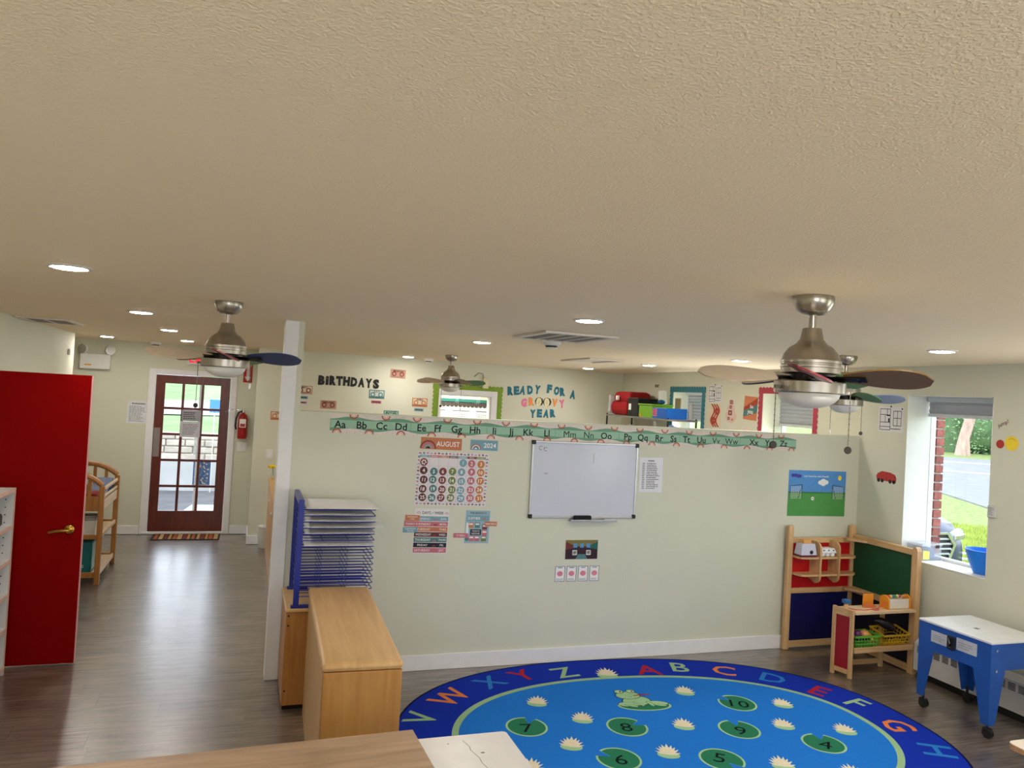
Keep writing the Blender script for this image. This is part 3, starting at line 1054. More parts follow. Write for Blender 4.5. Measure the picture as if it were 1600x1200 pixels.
fan(2.16, 8.49, 214, ['maple', 'yellow', 'green', 'blue', 'maple'], 'small distant ceiling fan over the green bordered interior window', [(215, .22, 'medal'), (-40, .24, 'knob')])
fan(4.119, 4.54, 186, ['red', 'green', 'light_blue', 'blue', 'maple'], 'ceiling fan with a pale blue blade, half hidden behind the nearest fan', [(190, .2, 'knob'), (-10, .2, 'medal')])

# ------------------------------------------------------------------ far hallway wall
emw = M('emergency_unit_plastic', (228, 228, 226), .4, var=.02)
t = thing('emergency_light', 'white twin-headed emergency light box high on the hallway wall', 'emergency light', (-1.81, YD, 2.05))
MB(TD).box(-1.985, -1.645, 2.065, 2.25, .0005, .075, .008).build('box', emw, parent=t)
for sx, yaw in ((-1.955, -.5), (-1.655, .5)):
    c = MB(TD @ Matrix.Translation((sx, 2.305, .07)) @ Matrix.Rotation(yaw, 4, 'Y'))
    c.lathe([(.02, -.05), (.05, -.035), (.062, .0), (.06, .02)], 22)
    hd = c.build('lamp_head', emw, parent=t)
    MB(TD @ Matrix.Translation((sx, 2.305, .07)) @ Matrix.Rotation(yaw, 4, 'Y')).lathe([(.001, .012), (.04, .017), (.057, .021)], 20).build('reflector', chrome, parent=hd)
    MB(TD).cyl((sx + .03 * (1 if sx < -1.8 else -1), 2.245, .04), (sx, 2.28, .05), .012, n=8).build('neck', emw, parent=hd)
m = MB(TD)
m.rect(-1.93, -1.855, 2.105, 2.122, .0757)
m.build('orange_label', M('orange_sticker', (228, 160, 40), .6), parent=t)
t = thing('exit_sign', 'white exit sign with red letters over the glazed door', 'exit sign', (-.6, YD, 2.2))
MB(TD).box(-.76, -.44, 2.19, 2.36, .0005, .05, .006).build('housing', emw, parent=t)
MB(TD).text('EXIT', -.6, 2.275, .105, .0507, .27, .02).build('lettering', emit('exit_red', (255, 40, 50), 1.1), parent=t)
signr = M('sign_red', (180, 24, 30), .5)
t = thing('arrow_sign', 'tall red sign with white arrow pointing down at the extinguisher', 'sign', (-.012, YD, 2.0))
MB(TD).box(-.068, .044, 2.0, 2.36, .0005, .003).build('board', signr, parent=t)
m = MB(TD)
m.poly([(-.052, 2.075), (-.012, 2.015), (.028, 2.075), (.006, 2.075), (.006, 2.27), (-.03, 2.27), (-.03, 2.075)], .0036)
m.text('FIRE', -.012, 2.325, .036, .0036, .095, .02)
m.build('arrow', white, parent=t)
MB(TD).text('EXTINGUISHER', -.012, 2.17, .02, .0042, .17, .0, rot=-PI / 2).build('lettering', signr, parent=t)
o, R, a, b, h = card('wall_notice', 'white printed notice on the wall beside the glazed door casing', 'notice', TD, -1.43, -1.178, 1.405, 1.69, M('notice_paper', (222, 224, 228), .8), rot=-.015)
MB(R).lines(-a + .05, a - .05, b - .02, b - .05, 1, h + .0005, .6, 0).lines(-a + .025, a - .025, b - .06, -b + .02, 12, h + .0005).build('lettering', greyink, parent=o)
fer = M('extinguisher_red', (160, 20, 24), .3, var=.04)
t = thing('fire_extinguisher', 'red fire extinguisher hung on the wall beside the glazed door', 'fire extinguisher', (-.04, YD, 1.26))
E0 = Matrix.Translation((-.04, YD - .075, 1.26))
MB(E0).lathe([(.05, .0), (.058, .006), (.06, .02), (.06, .27), (.052, .305), (.03, .325), (.018, .33), (.018, .345)], 24).build('cylinder', fer, parent=t)
m = MB(E0); m.m = 0
m.box(-.04, .04, -.0625, -.05, .15, .26)
lb = m.build('paper_label', white, parent=t)
MB(frame((-.04, YD - .1385, 1.26), (1, 0, 0), (0, 0, 1))).rect(-.03, .03, .16, .2, .0).poly([(-.02, .09), (0, .105), (.02, .09), (0, .075)], .006).build('label_mark', fer, parent=t)
m = MB(E0)
m.cyl((0, 0, .345), (0, 0, .375), .018, n=10); m.box(-.012, .07, -.008, .008, .375, .385, .002, T=Matrix.Rotation(-.2, 4, 'Y')); m.box(-.01, .1, -.008, .008, .392, .402, .002, T=Matrix.Rotation(-.35, 4, 'Y') @ Matrix.Translation((-.08, 0, .0)))
m.build('valve_handle', chrome, parent=t)
MB(E0).tube([(-.015, 0, .36), (-.06, 0, .34), (-.085, -.005, .26), (-.09, -.01, .17), (-.078, -.01, .12)], .011, 8).build('hose', black, parent=t)
MB(E0).box(-.012, .012, .058, .0745, .1, .3).build('bracket', silver, parent=t)
def switch(lab, T, u, v, n=1, wd=.075):
    t = thing('light_switch', lab, 'light switch', tuple((T @ Matrix.Translation((u, v, 0))).translation))
    MB(T).box(u - wd / 2, u + wd / 2, v - .06, v + .06, .0005, .006, .002).build('plate', white, parent=t)
    for i in range(n):
        uu = u + (i - (n - 1) / 2) * .046
        MB(T).box(uu - .016, uu + .016, v - .033, v + .033, .006, .01, .002).build('rocker', trimw, parent=t)
switch('double white light switch under the fire extinguisher', TD, -.035, 1.15, 2, .12)
switch('single white light switch between the extinguisher corner and the post', TB, .297, 1.125)
# door mat
matm = M('mat_dark', (52, 44, 40), .95, var=.2, scale=80, bump=.4)
t = thing('door_mat', 'striped orange and black mat lying inside the glazed door', 'mat', (-.63, 10.57, 0))
MB().box(-1.03, -.235, 10.38, 10.76, .0006, .010, .003).build('base', matm, parent=t)
sc_ = [M('mat_rust', (170, 84, 44), .95), M('mat_tan', (186, 150, 96), .95), M('mat_maroon', (120, 44, 40), .95), M('mat_gold', (190, 140, 60), .95)]
x = -1.0
i = 0
while x < -.28:
    wd = random.uniform(.025, .055)
    MB().box(x, min(x + wd, -.255), 10.40, 10.74, .010, .0125).build('stripe', sc_[i % 4], parent=t)
    x += wd + random.uniform(.008, .03); i += 1

# changing table
ctw = wood('changing_table_beech', (150, 98, 48), (182, 128, 70), 'z', 4.0, rough=.35)
ctl = wood('changing_table_pale_board', (206, 180, 140), (226, 204, 170), 'y', 4.0)
t = thing('changing_table', 'wooden changing table with arched ends beside the red door', 'changing table', (-1.53, 8.65, 0))
xa, xb = -1.79, -1.255
for yy in (8.2, 9.1):
    for x in (xa, xb):
        MB().box(x - .024, x + .024, yy - .018, yy + .018, 0, .94, .008).build('post', ctw, parent=t)
    pts = []
    path = [(xa - .0 + (xb - xa) * k / 12, yy, .945 + .115 * math.sin(PI * k / 12) ** .8) for k in range(13)]
    MB().tube(path, .026, 8).build('arched_rail', ctw, parent=t)
    MB().box(xa + .024, xb - .024, yy - .01, yy + .01, .70, .84, .003).build('end_panel', ctw, parent=t)
    for k in range(1, 5):
        x = xa + (xb - xa) * k / 5
        MB().box(x - .016, x + .016, yy - .007, yy + .007, .84, .95 + .115 * math.sin(PI * k / 5) ** .8, .002).build('spindle', ctw, parent=t)
    MB().box(xa + .024, xb - .024, yy - .012, yy + .012, .435, .475, .003).build('cross_rail', ctw, parent=t)
    MB().box(xa + .024, xb - .024, yy - .012, yy + .012, .07, .12, .003).build('cross_rail', ctw, parent=t)
for x in (xa, xb):
    for z0, z1 in ((.885, .915), (.81, .835)):
        MB().box(x - .009, x + .009, 8.218, 9.082, z0, z1, .004).build('safety_rail', ctl, parent=t)
    MB().box(x - .008, x + .008, 8.218, 9.082, .70, .795, .003).build('side_apron', ctl, parent=t)
    for z0, z1 in ((.435, .475), (.075, .12)):
        MB().box(x - .01, x + .01, 8.218, 9.082, z0, z1, .004).build('side_rail', ctl, parent=t)
for z in (.72, .45, .10):
    MB().box(xa + .011, xb - .011, 8.213, 9.087, z - .009, z + .006).build('shelf_board', ctl, parent=t)
padm = M('navy_pad_vinyl', (46, 66, 110), .45, var=.05)
o = MB()
o.box(-1.775, -1.275, 8.52, 9.06, .7265, .79, .02); o.prism([(8.52, .79), (9.06, .79), (9.06, .9), (8.98, .93), (8.6, .80)], -1.44, -1.28, T=Matrix(((0, 0, 1, 0), (1, 0, 0, 0), (0, 1, 0, 0), (0, 0, 0, 1))))
o.build('changing_pad', padm, loc=(-1.52, 8.8, .7265), label='navy vinyl pad lying in the top of the changing table', cat='pad')
MB().box(-1.7, -1.3, 8.235, 8.5, .7265, .86, .03).build('folded_cloth', M('dark_red_cloth', (140, 30, 34), .85, bump=.2), loc=(-1.5, 8.36, .7265), label='folded dark red cloth at the near end of the changing table', cat='cloth')
bskm = M('white_woven_wicker', (214, 210, 202), .7, var=.08)
t = thing('woven_basket', 'white woven basket on the middle shelf of the changing table', 'basket', (-1.45, 8.36, .456))
m = MB()
for k in range(9):
    z0 = .4575 + k * .0165
    for q in range(14):
        x = -1.61 + q * .0222
        d = .003 if (q + k) % 2 else 0
        m.box(x, x + .0215, 8.232 - d, 8.238 - d, z0, z0 + .015)
m.build('weave', bskm, parent=t, kind='stuff')
MB().box(-1.605, -1.305, 8.24, 8.5, .4565, .462).build('bottom', bskm, parent=t)
m = MB()
m.box(-1.605, -1.60, 8.24, 8.5, .462, .6); m.box(-1.31, -1.305, 8.24, 8.5, .462, .6); m.box(-1.6, -1.31, 8.495, 8.5, .462, .6)
m.build('side', bskm, parent=t)
m = MB()
m.box(-1.615, -1.295, 8.226, 8.24, .604, .634, .006); m.box(-1.615, -1.295, 8.49, 8.504, .604, .634, .006); m.box(-1.615, -1.6, 8.24, 8.49, .604, .634, .006); m.box(-1.31, -1.295, 8.24, 8.49, .604, .634, .006)
m.build('rim', M('grey_wicker_rim', (150, 146, 138), .7), parent=t)
t = thing('carton_box', 'teal carton on the bottom shelf of the changing table', 'box', (-1.45, 8.4, .106))
MB().box(-1.62, -1.315, 8.24, 8.52, .1065, .40, .004).build('body', M('teal_carton', (22, 108, 112), .5), parent=t)
m = MB(frame((0, 8.24, 0), (1, 0, 0), (0, 0, 1)))
m.text('080', -1.41, .17, .03, .0006, None, .02)
m.build('lettering', M('pale_aqua_print', (170, 216, 214), .5), parent=t)
m = MB(frame((-1.315, 0, 0), (0, 1, 0), (0, 0, 1)))
m.rect(8.26, 8.5, .13, .38, .0006)
m.build('side_picture', M('pale_blue_print', (150, 190, 196), .5, var=.3, scale=14), parent=t)

# small cabinet, bin and flower beyond the post
cabm = wood('honey_maple_veneer', (196, 146, 84), (216, 172, 112), 'z', 3.0, rough=.38)
t = thing('storage_cabinet', 'maple cabinet half hidden behind the white post', 'cabinet', (.46, 8.65, 0))
MB().box(.3, .62, 7.62, 9.68, .0, .86, .004).build('carcass', cabm, parent=t)
MB().box(.292, .628, 7.61, 9.69, .8602, .885, .006).build('top', cabm, parent=t)
for yy in (8.1, 9.0):
    MB().box(.285, .2995, yy - .02, yy + .02, .69, .71, .004).build('hook', white, parent=t)
t = thing('waste_bin', 'small white waste bin on the floor behind the maple cabinet', 'bin', (.28, 9.88, 0))
MB(Matrix.Translation((.3, 9.88, 0))).lathe([(.07, .0006), (.075, .006), (.095, .25), (.1, .255), (.1, .265), (.092, .265), (.07, .01), (.001, .01)], 24).build('shell', white, parent=t)
t = thing('flower_pot', 'bright yellow artificial flower on the maple cabinet behind the post', 'flower', (.335, 9.4, .8855))
MB(Matrix.Translation((.335, 9.4, .8857))).lathe([(.02, 0), (.026, .05), (.012, .1), (.014, .12), (.001, .12)], 14).build('vase', glass('clear_vase', (.9, .95, .95)), parent=t)
MB().tube([(.335, 9.4, .95), (.322, 9.39, 1.03)], .004, 6).build('stem', M('stem_green', (70, 110, 50), .6), parent=t)
m = MB()
for i in range(9):
    a = i * 2 * PI / 9
    m.ball((.318 + .03 * math.cos(a), 9.39 + .03 * math.sin(a), 1.035 + .012 * (i % 2)), .02, .02, .011, 8, 5)
m.ball((.318, 9.39, 1.05), .02, .02, .016, 8, 5)
m.build('petals', M('petal_yellow', (240, 208, 30), .6), parent=t)

# bookcase in front of the red door
lam = M('white_laminate', (214, 212, 210), .4, var=.03)
edge = wood('shelf_edge_maple', (196, 160, 140), (216, 184, 164), 'y', 5)
t = thing('bookcase', 'white bookcase with peg holes standing in front of the red door', 'bookcase', (-1.61, 5.4, 0))
bx0, bx1, by0, by1 = -1.822, -1.402, 4.95, 5.85
MB().box(bx0, bx1 - .004, by1 - .019, by1, 0, 1.225).build('side_panel', lam, parent=t)
MB().box(bx0, bx1 - .004, by0, by0 + .019, 0, 1.225).build('side_panel', lam, parent=t)
MB().box(bx1 - .004, bx1, by1 - .019, by1, 0, 1.225).build('edge_band', edge, parent=t)
MB().box(bx0, bx0 + .006, by0 + .019, by1 - .019, 0.02, 1.2).build('back_panel', lam, parent=t)
for z in (1.225, .985, .76, .535, .31, .06):
    sh = MB().box(bx0 + .0065, bx1 - .006, by0 + .0195, by1 - .0195, z - .022, z).build('shelf', lam, parent=t)
    MB().box(bx1 - .006, bx1 - .001, by0 + .0195, by1 - .0195, z - .024, z + .001, .002).build('edge_band', edge, parent=sh)
m = MB(frame((0, by1 - .0192, 0), (1, 0, 0), (0, 0, 1)))
for x in (bx1 - .05, bx0 + .06):
    z = .1
    while z < 1.2:
        m.disc(x, z, .0045, .0003, 8)
        z += .05
m.build('peg_holes', M('peg_hole_dark', (60, 56, 54), .9), parent=t, kind='stuff')
MB().box(bx0 + .02, bx1 - .14, by0 + .02, by1 - .004, 1.2262, 1.232, .002).build('felt_sheet', M('plum_felt', (96, 44, 58), .95, bump=.3), loc=(-1.6, 5.4, 1.2262), label='thin plum felt sheet lying at the back of the bookcase top', cat='sheet')
for z, lab in ((.986, 'black lunch bag on the top shelf of the white bookcase'), (.761, 'black shoe on the second shelf of the white bookcase')):
    m = MB()
    if z > .9:
        m.box(-1.72, -1.44, 5.47, 5.75, z + .0005, z + .09, .02); m.tube([(-1.58, 5.5, z + .085), (-1.58, 5.55, z + .12), (-1.58, 5.65, z + .085)], .008, 6)
        m.build('lunch_bag', black, loc=(-1.58, 5.56, z), label=lab, cat='bag')
    else:
        m.ball((-1.55, 5.65, z + .0325), .1, .045, .032, 12, 8); m.ball((-1.6, 5.65, z + .055), .045, .035, .035, 10, 6)
        m.build('shoe', black, loc=(-1.55, 5.65, z), label=lab, cat='shoe')
MB(TL).box(9.3, 9.33, 2.19, 2.25, .0005, .02, .004).build('wall_hook', silver, loc=(XL, 9.31, 2.2), label='small grey hook at the end of the hallway wall', cat='hook')

# ------------------------------------------------------------------ things fixed to the partition
def col(name, r, g, b):
    return M(name, (r, g, b), .65, var=.04)
P_sage = col('sage_print', 112, 160, 132); P_mint = col('mint_print', 158, 198, 172); P_dot = col('speckled_print', 226, 216, 208)
P_rust = col('rust_red_print', 176, 76, 66); P_peach = col('peach_print', 224, 178, 150); P_pink = col('dusty_pink_print', 196, 112, 124)
P_blue = col('dusty_blue_print', 120, 162, 178); P_orange = col('terracotta_print', 196, 122, 84); P_maroon = col('maroon_print', 96, 48, 52)
P_teal = col('teal_print', 78, 126, 128); P_navy = col('navy_print', 28, 32, 46); P_green = col('olive_print', 116, 132, 72); P_amber = col('amber_print', 200, 126, 62)
P_rose = col('rose_print', 190, 110, 122); P_brown = col('brown_red_print', 126, 62, 60); P_cream = col('cream_print', 232, 218, 180)
whitep = M('white_print', (240, 238, 234), .7, var=.02)

t = thing('alphabet_strip', 'long green alphabet strip along the top edge of the partition', 'wall strip', (2.5, YP, 1.68))
seams = [.555, 1.12, 1.69, 2.24, 2.78, 3.33, 3.9, 4.467]
lx = [0.62, 0.77, 0.91, 1.05, 1.2, 1.32, 1.46, 1.6, 1.75, 1.88, 2.02, 2.17, 2.36, 2.52, 2.67, 2.86, 2.99, 3.14, 3.27, 3.39, 3.53, 3.67, 3.82, 4.04, 4.19, 4.34]
def zt(x): return 1.820 - (x - .555) / 3.91 * .012
for k in range(7):
    a, b = seams[k], seams[k + 1]
    zc = zt((a + b) / 2)
    top, bot = zc, zc - .134
    w0 = .0005 + .0006 * (k % 2)
    w1 = w0 + .001
    pn = MB(TP).box(a - .003, b + .003, bot, top, w0, w1).build('strip_panel', P_dot, parent=t)
    n = 22
    u = [a - .003 + (b - a + .006) * i / n for i in range(n + 1)]
    f = lambda x: .010 * math.sin(2 * PI * (x - .62) / .33)
    m = MB(TP).poly([(x, top - .026 + f(x)) for x in u] + [(x, bot + .026 + f(x)) for x in u[::-1]], w1 + .0004)
    m.build('wave_band', P_sage, parent=pn)
    MB(TP).rect(a, b, bot + .038, top - .042, w1 + .0008).build('pale_band', P_mint, parent=pn)
    x = .60
    i = 0
    while x < 4.46:
        if a <= x < b:
            rb = MB(TP)
            for (r0, r1, q) in ((.024, .032, 0), (.015, .0205, 1), (.0, .011, 2)):
                rb.m = q
                if i % 2:
                    rb.arc(x, top - .001, r0, r1, w1 + .001, -PI, 0)
                else:
                    rb.arc(x, bot + .001, r0, r1, w1 + .001, 0, PI)
            rb.build('rainbow_arc', [P_rust, P_peach, P_cream], parent=pn)
        x += .1125; i += 1
    dm = MB(TP)
    for q in range(70):
        xx = random.uniform(a, b)
        zz = random.choice((top - random.uniform(.003, .016), bot + random.uniform(.003, .016)))
        dm.disc(xx, zz, .0018, w1 + .0002, 5)
    dm.build('specks', P_rust, parent=pn, kind='stuff')
for i, x in enumerate(lx):
    s = 'ABCDEFGHIJKLMNOPQRSTUVWXYZ'[i]
    MB(TP).text(s + s.lower(), x, zt(x) - .072, .050, .0036, .12 if s not in 'MW' else .14, .016 if s not in 'MWVN' else 0.0).build('letter_pair', ink, parent=t)

# whiteboard
t = thing('whiteboard', 'framed whiteboard with black corners under the alphabet strip', 'whiteboard', (2.502, YP, 1.1))
wx0, wx1, wz0, wz1 = 2.053, 2.952, 1.1, 1.685
MB(TP).box(wx0 + .012, wx1 - .012, wz0 + .012, wz1 - .012, .0015, .013).build('panel', M('glossy_whiteboard', (208, 212, 226), .16, var=.02, scale=3, spec=.5), parent=t)
m = MB(TP)
for q in ((wx0, wx1, wz0, wz0 + .016), (wx0, wx1, wz1 - .016, wz1), (wx0, wx0 + .016, wz0 + .016, wz1 - .016), (wx1 - .016, wx1, wz0 + .016, wz1 - .016)):
    m.box(*q, .0005, .019, .003)
m.build('frame', silver, parent=t)
for x in (wx0, wx1 - .026):
    for z in (wz0, wz1 - .026):
        MB(TP).box(x - .003, x + .029, z - .003, z + .029, .0005, .023, .006).build('corner_cap', black, parent=t)
MB(TP).box(2.385, 2.78, 1.078, 1.084, .001, .06, .002).box(2.385, 2.78, 1.084, 1.094, .055, .06, .002).box(2.385, 2.78, 1.084, 1.0995, .001, .006).build('marker_tray', silver, parent=t)
m = MB(TP)
m.arc(2.125, 1.63, .012, .016, .0137, .8, 5.4, 10); m.arc(2.165, 1.622, .012, .016, .0137, .8, 5.4, 10); m.rect(2.148, 2.151, 1.618, 1.636, .0137)
m.build('scribble', greyink, parent=t)
MB(TP).rect(2.566, 2.569, 1.525, 1.6, .0137).build('pen_line', greyink, parent=t)
MB(TP).lines(2.16, 2.195, 1.445, 1.43, 2, .0137).build('pen_smudge', greyink, parent=t)
m = MB(TP).box(2.42, 2.56, 1.0855, 1.122, .02, .05, .006)
m.build('board_eraser', M('black_felt', (24, 24, 28), .9), loc=(2.49, YP - .03, 1.0845), label='black felt eraser resting on the whiteboard tray', cat='eraser')
MB(TP).box(2.68, 2.775, 1.0845, 1.094, .02, .03, .003).build('board_marker', white, loc=(2.72, YP - .025, 1.0845), label='white marker lying on the whiteboard tray', cat='marker')
o, R, a, b, h = card('schedule_sheet', 'white typed schedule sheet in a plastic sleeve beside the whiteboard', 'notice', TP, 2.977, 3.187, 1.305, 1.582, M('sleeve_paper', (226, 226, 232), .35, var=.03, scale=8, bump=.2, bscale=9), rot=.01)
MB(R).lines(-.03, .03, b - .02, b - .032, 1, h + .0004, .7, 0).lines(-a + .025, -a + .05, b - .04, -b + .025, 15, h + .0004, .4, 0).lines(-a + .065, a - .03, b - .04, -b + .025, 15, h + .0004).build('lettering', ink, parent=o)

# calendar
o, R, a, b, h = card('month_banner', 'terracotta banner with a rainbow reading AUGUST', 'card', TP, 1.2, 1.505, 1.592, 1.677, P_orange, rot=-.015)
MB(R).text('AUGUST', .05, 0, .036, h + .0004, .175, .012).build('lettering', whitep, parent=o)
def rainbow(R, u, v, s, cols, parent, w):
    for k, c in enumerate(cols):
        r1 = s * (1 - k / len(cols)); r0 = s * (1 - (k + .72) / len(cols))
        MB(R).arc(u, v, r0, r1, w, 0, PI, 14).build('rainbow_arc', c, parent=parent)
rainbow(R, -.098, -.038, .06, [P_brown, P_pink, P_blue, P_navy], o, h + .0004)
o, R, a, b, h = card('year_card', 'dusty blue card with a rainbow reading 2024', 'card', TP, 1.571, 1.783, 1.596, 1.672, P_blue, rot=-.012)
MB(R).text('2024', .045, 0, .034, h + .0004, .112, .015).build('lettering', whitep, parent=o)
rainbow(R, -.062, -.03, .04, [P_rose, P_cream, P_teal, whitep], o, h + .0004)
t, R, a, b, h = card('month_calendar', 'white wall calendar with coloured number discs and patterned border', 'calendar', TP, 1.178, 1.716, 1.185, 1.574, M('calendar_paper', (226, 220, 222), .7, var=.02), rot=-.012)
U0, V0 = -1.447, -1.3795
days = ['SUNDAY', 'MONDAY', 'TUESDAY', 'WEDNESDAY', 'THURSDAY', 'FRIDAY', 'SATURDAY']
ccol = [P_maroon, P_teal, P_brown, P_green, P_blue, P_rose, P_amber]
hcol = [P_blue, P_pink, P_orange, P_maroon, P_blue, P_brown, P_green]
cxs = [1.232, 1.305, 1.375, 1.447, 1.518, 1.588, 1.658]
czs = [1.498, 1.433, 1.369, 1.303, 1.244]
for k in range(7):
    hd = MB(R).rect(cxs[k] - .035 + U0, cxs[k] + .034 + U0, 1.532 + V0, 1.549 + V0, h + .0004).build('day_header', hcol[k], parent=t)
    MB(R).text(days[k], cxs[k] + U0, 1.5405 + V0, .008, h + .0008, .058, .01).build('lettering', whitep, parent=hd)
m = MB(R)
for k in range(8):
    x = cxs[0] - .036 + k * .071 + U0
    m.rect(x - .0008, x + .0008, 1.21 + V0, 1.53 + V0, h + .0003)
for k in range(6):
    z = 1.212 + k * .0645 + V0
    m.rect(cxs[0] - .036 + U0, cxs[6] + .035 + U0, z - .0008, z + .0008, h + .0003)
m.build('grid_lines', M('grid_grey', (176, 170, 180), .7), parent=t)
n = 0
for r in range(5):
    for k in range(7):
        if r == 0 and 0 < k < 4: continue
        x, z = cxs[k] + U0 + random.uniform(-.004, .004), czs[r] + V0 + random.uniform(-.004, .004)
        d = MB(R).prism([(x + .0285 * math.cos(q * PI / 12), z + .0285 * math.sin(q * PI / 12)) for q in range(24)], h + .0001, h + .0012)
        d = d.build('number_disc', P_brown if (r, k) == (0, 0) else ccol[k], parent=t)
        mm = MB(R)
        if (r, k) == (0, 0):
            for q in range(6):
                mm.disc(x + .014 * math.cos(q), z + .014 * math.sin(q), .006, h + .0016, 7)
        else:
            n += 1
            mm.text(str(n), x, z, .026, h + .0016, .036, .018, rot=random.uniform(-.15, .1))
        mm.build('number', whitep, parent=d)
mats = [P_brown, P_teal, P_pink, P_blue, P_orange, P_maroon]
mm = MB(R)
def motif(u, v, i):
    mm.m = i % 6
    k = i % 3
    if k == 0: mm.arc(u, v - .006, .004, .010, h + .0004, 0, PI, 8)
    elif k == 1:
        for q in range(5): mm.disc(u + .005 * math.cos(q * 1.257), v + .005 * math.sin(q * 1.257), .004, h + .0004, 6)
    else: mm.poly([(u, v - .008), (u + .009, v + .003), (u + .005, v + .008), (u, v + .004), (u - .005, v + .008), (u - .009, v + .003)], h + .0004)
for i in range(19):
    motif(-.25 + i * .0278, b - .012, i); motif(-.25 + i * .0278, -b + .012, i + 2)
for i in range(13):
    motif(-a + .012, b - .04 - i * .0255, i + 1); motif(a - .012, b - .04 - i * .0255, i)
mm.build('border_motifs', mats, parent=t, kind='stuff')

t, R, a, b, h = card('days_chart', 'days of the week chart with seven coloured rows under the calendar', 'chart', TP, 1.184, 1.437, .838, 1.163, M('chart_paper', (228, 226, 224), .7, var=.02), rot=-.02)
MB(R).text('DAYS', -.042, b - .03, .019, h + .0004, .06, .012).text('of the', .002, b - .03, .008, h + .0004, .022, .005, rot=.6).text('WEEK', .052, b - .03, .019, h + .0004, .07, .012).build('lettering', ink, parent=t)
rainbow(R, -.1, b - .038, .016, [P_pink, P_cream, P_blue], t, h + .0004)
rainbow(R, .108, b - .038, .014, [P_pink, P_cream, P_blue], t, h + .0004)
ab = ['SUN.', 'MON.', 'TUES.', 'WED.', 'THURS', 'FRI.', 'SAT.']
rc = [P_blue, P_pink, P_orange, P_maroon, P_teal, P_navy, P_pink]
for k in range(7):
    z1 = b - .056 - k * .038
    rr = MB(R).rect(-a + .004, a - .004, z1 - .034, z1, h + .0004).build('day_row', rc[k], parent=t)
    MB(R).text(days[k], -.055, z1 - .017, .016, h + .0008, .115, .008).text(ab[k], .088, z1 - .017, .015, h + .0008, .056, .008).build('lettering', whitep, parent=rr)
    MB(R).arc(.03, z1 - .03, .006, .014, h + .0008, 0, PI, 10).build('rainbow_arc', P_brown if k % 2 else P_rose, parent=rr)
def tagcard(lab, txts, u0, u1, v0, v1, mat, rot=-.02, w=.0024):
    o, R, a, b, h = card('tag_card', lab, 'tag', TP, u0, u1, v0, v1, mat, rot=rot, w=w, thick=.001)
    m = MB(R)
    hh = (2 * b) / (len(txts) + .6)
    for i, s in enumerate(txts):
        m.text(s, 0, b - hh * (i + .8), hh * .62, h + .0005, 2 * a - .012, .006)
    m.build('lettering', whitep, parent=o)
tagcard('terracotta tag reading YESTERDAY WAS clipped beside the days chart', ['YESTERDAY', 'WAS'], 1.118, 1.222, 1.075, 1.117, P_orange)
tagcard('pink tag reading TODAY IS clipped beside the days chart', ['TODAY IS'], 1.112, 1.216, 1.036, 1.073, P_pink, w=.0038)
tagcard('blue tag reading TOMORROW WILL BE clipped beside the days chart', ['TOMORROW', 'WILL BE'], 1.105, 1.212, .992, 1.03, P_blue, rot=.02)
t, R, a, b, h = card('season_chart', 'pale blue season and weather chart near the days chart', 'chart', TP, 1.566, 1.752, .911, 1.151, col('pale_blue_chart', 150, 182, 194), rot=-.015)
MB(R).text('THE SEASON IS', 0, b - .018, .013, h + .0004, .155, .01).build('lettering', ink, parent=t)
rr = MB(R).rect(-a + .012, a - .006, b - .078, b - .036, h + .0004).build('season_row', P_blue, parent=t)
MB(R).text('SUMMER', -.028, b - .057, .02, h + .0008, .095, .012).build('lettering', whitep, parent=rr)
MB(R).arc(.05, b - .066, .005, .014, h + .0008, 0, PI, 10).build('rainbow_arc', P_orange, parent=rr)
tl = [(-.048, .012, P_orange), (.0, .012, P_teal), (.058, .0, P_brown), (.058, -.045, P_pink), (-.04, -.086, P_rose), (.003, -.086, P_rose), (.055, -.086, P_green)]
for (u, v, c) in tl:
    q = MB(R).rect(u - .02, u + .019, v - .02, v + .02, h + .0004).build('weather_tile', c, parent=t)
    MB(R).rect(u - .015, u + .014, v + .002, v + .014, h + .0008).build('tile_cloud', whitep, parent=q)
q = MB(R).rect(-.052, .032, -.062, -.018, h + .0004).build('weather_tile', P_navy, parent=t)
MB(R).text("TODAY'S", -.01, -.031, .012, h + .0008, .06, .008).text('WEATHER', -.01, -.05, .012, h + .0008, .065, .008).build('lettering', whitep, parent=q)
MB(R).rect(-a + .008, -a + .028, -.07, .03, h + .0004).build('thermometer', whitep, parent=t)
MB(R).disc(-a + .018, -.09, .015, h + .0006, 14).build('thermometer_bulb', P_teal, parent=t)
tagcard('terracotta tag reading WEATHER IS at the season chart', ['WEATHER IS'], 1.714, 1.81, 1.036, 1.07, P_orange)
tagcard('pink tag reading IT FEELS at the season chart', ['IT FEELS'], 1.48, 1.592, .952, .985, P_pink)

# picture and four small cards under the whiteboard
t, R, a, b, h = card('picture_print', 'small dark picture of a toy filled room under the whiteboard', 'picture', TP, 2.377, 2.648, .781, .928, col('dark_plum_print', 52, 22, 40))
MB(R).rect(-a, a, b - .05, b, h + .0003).build('print_wall', col('olive_yellow_print', 128, 116, 60), parent=t)
MB(R).poly([(-a, -.0), (-a, b - .012), (-.06, b - .045), (-.06, .012)], h + .0005).build('print_shelf', col('dark_red_print', 110, 46, 46), parent=t)
MB(R).poly([(a, -.0), (a, b - .012), (.06, b - .045), (.06, .012)], h + .0005).build('print_shelf', col('dark_green_print', 30, 100, 90), parent=t)
for u in (-.055, 0, .055):
    MB(R).rect(u - .016, u + .016, .015, b - .026, h + .0007).build('print_window', col('light_blue_print', 90, 150, 200), parent=t)
MB(R).poly([(-.05, -b), (.05, -b), (.03, -.035), (-.03, -.035)], h + .0007).build('print_mat', P_teal, parent=t)
m = MB(R)
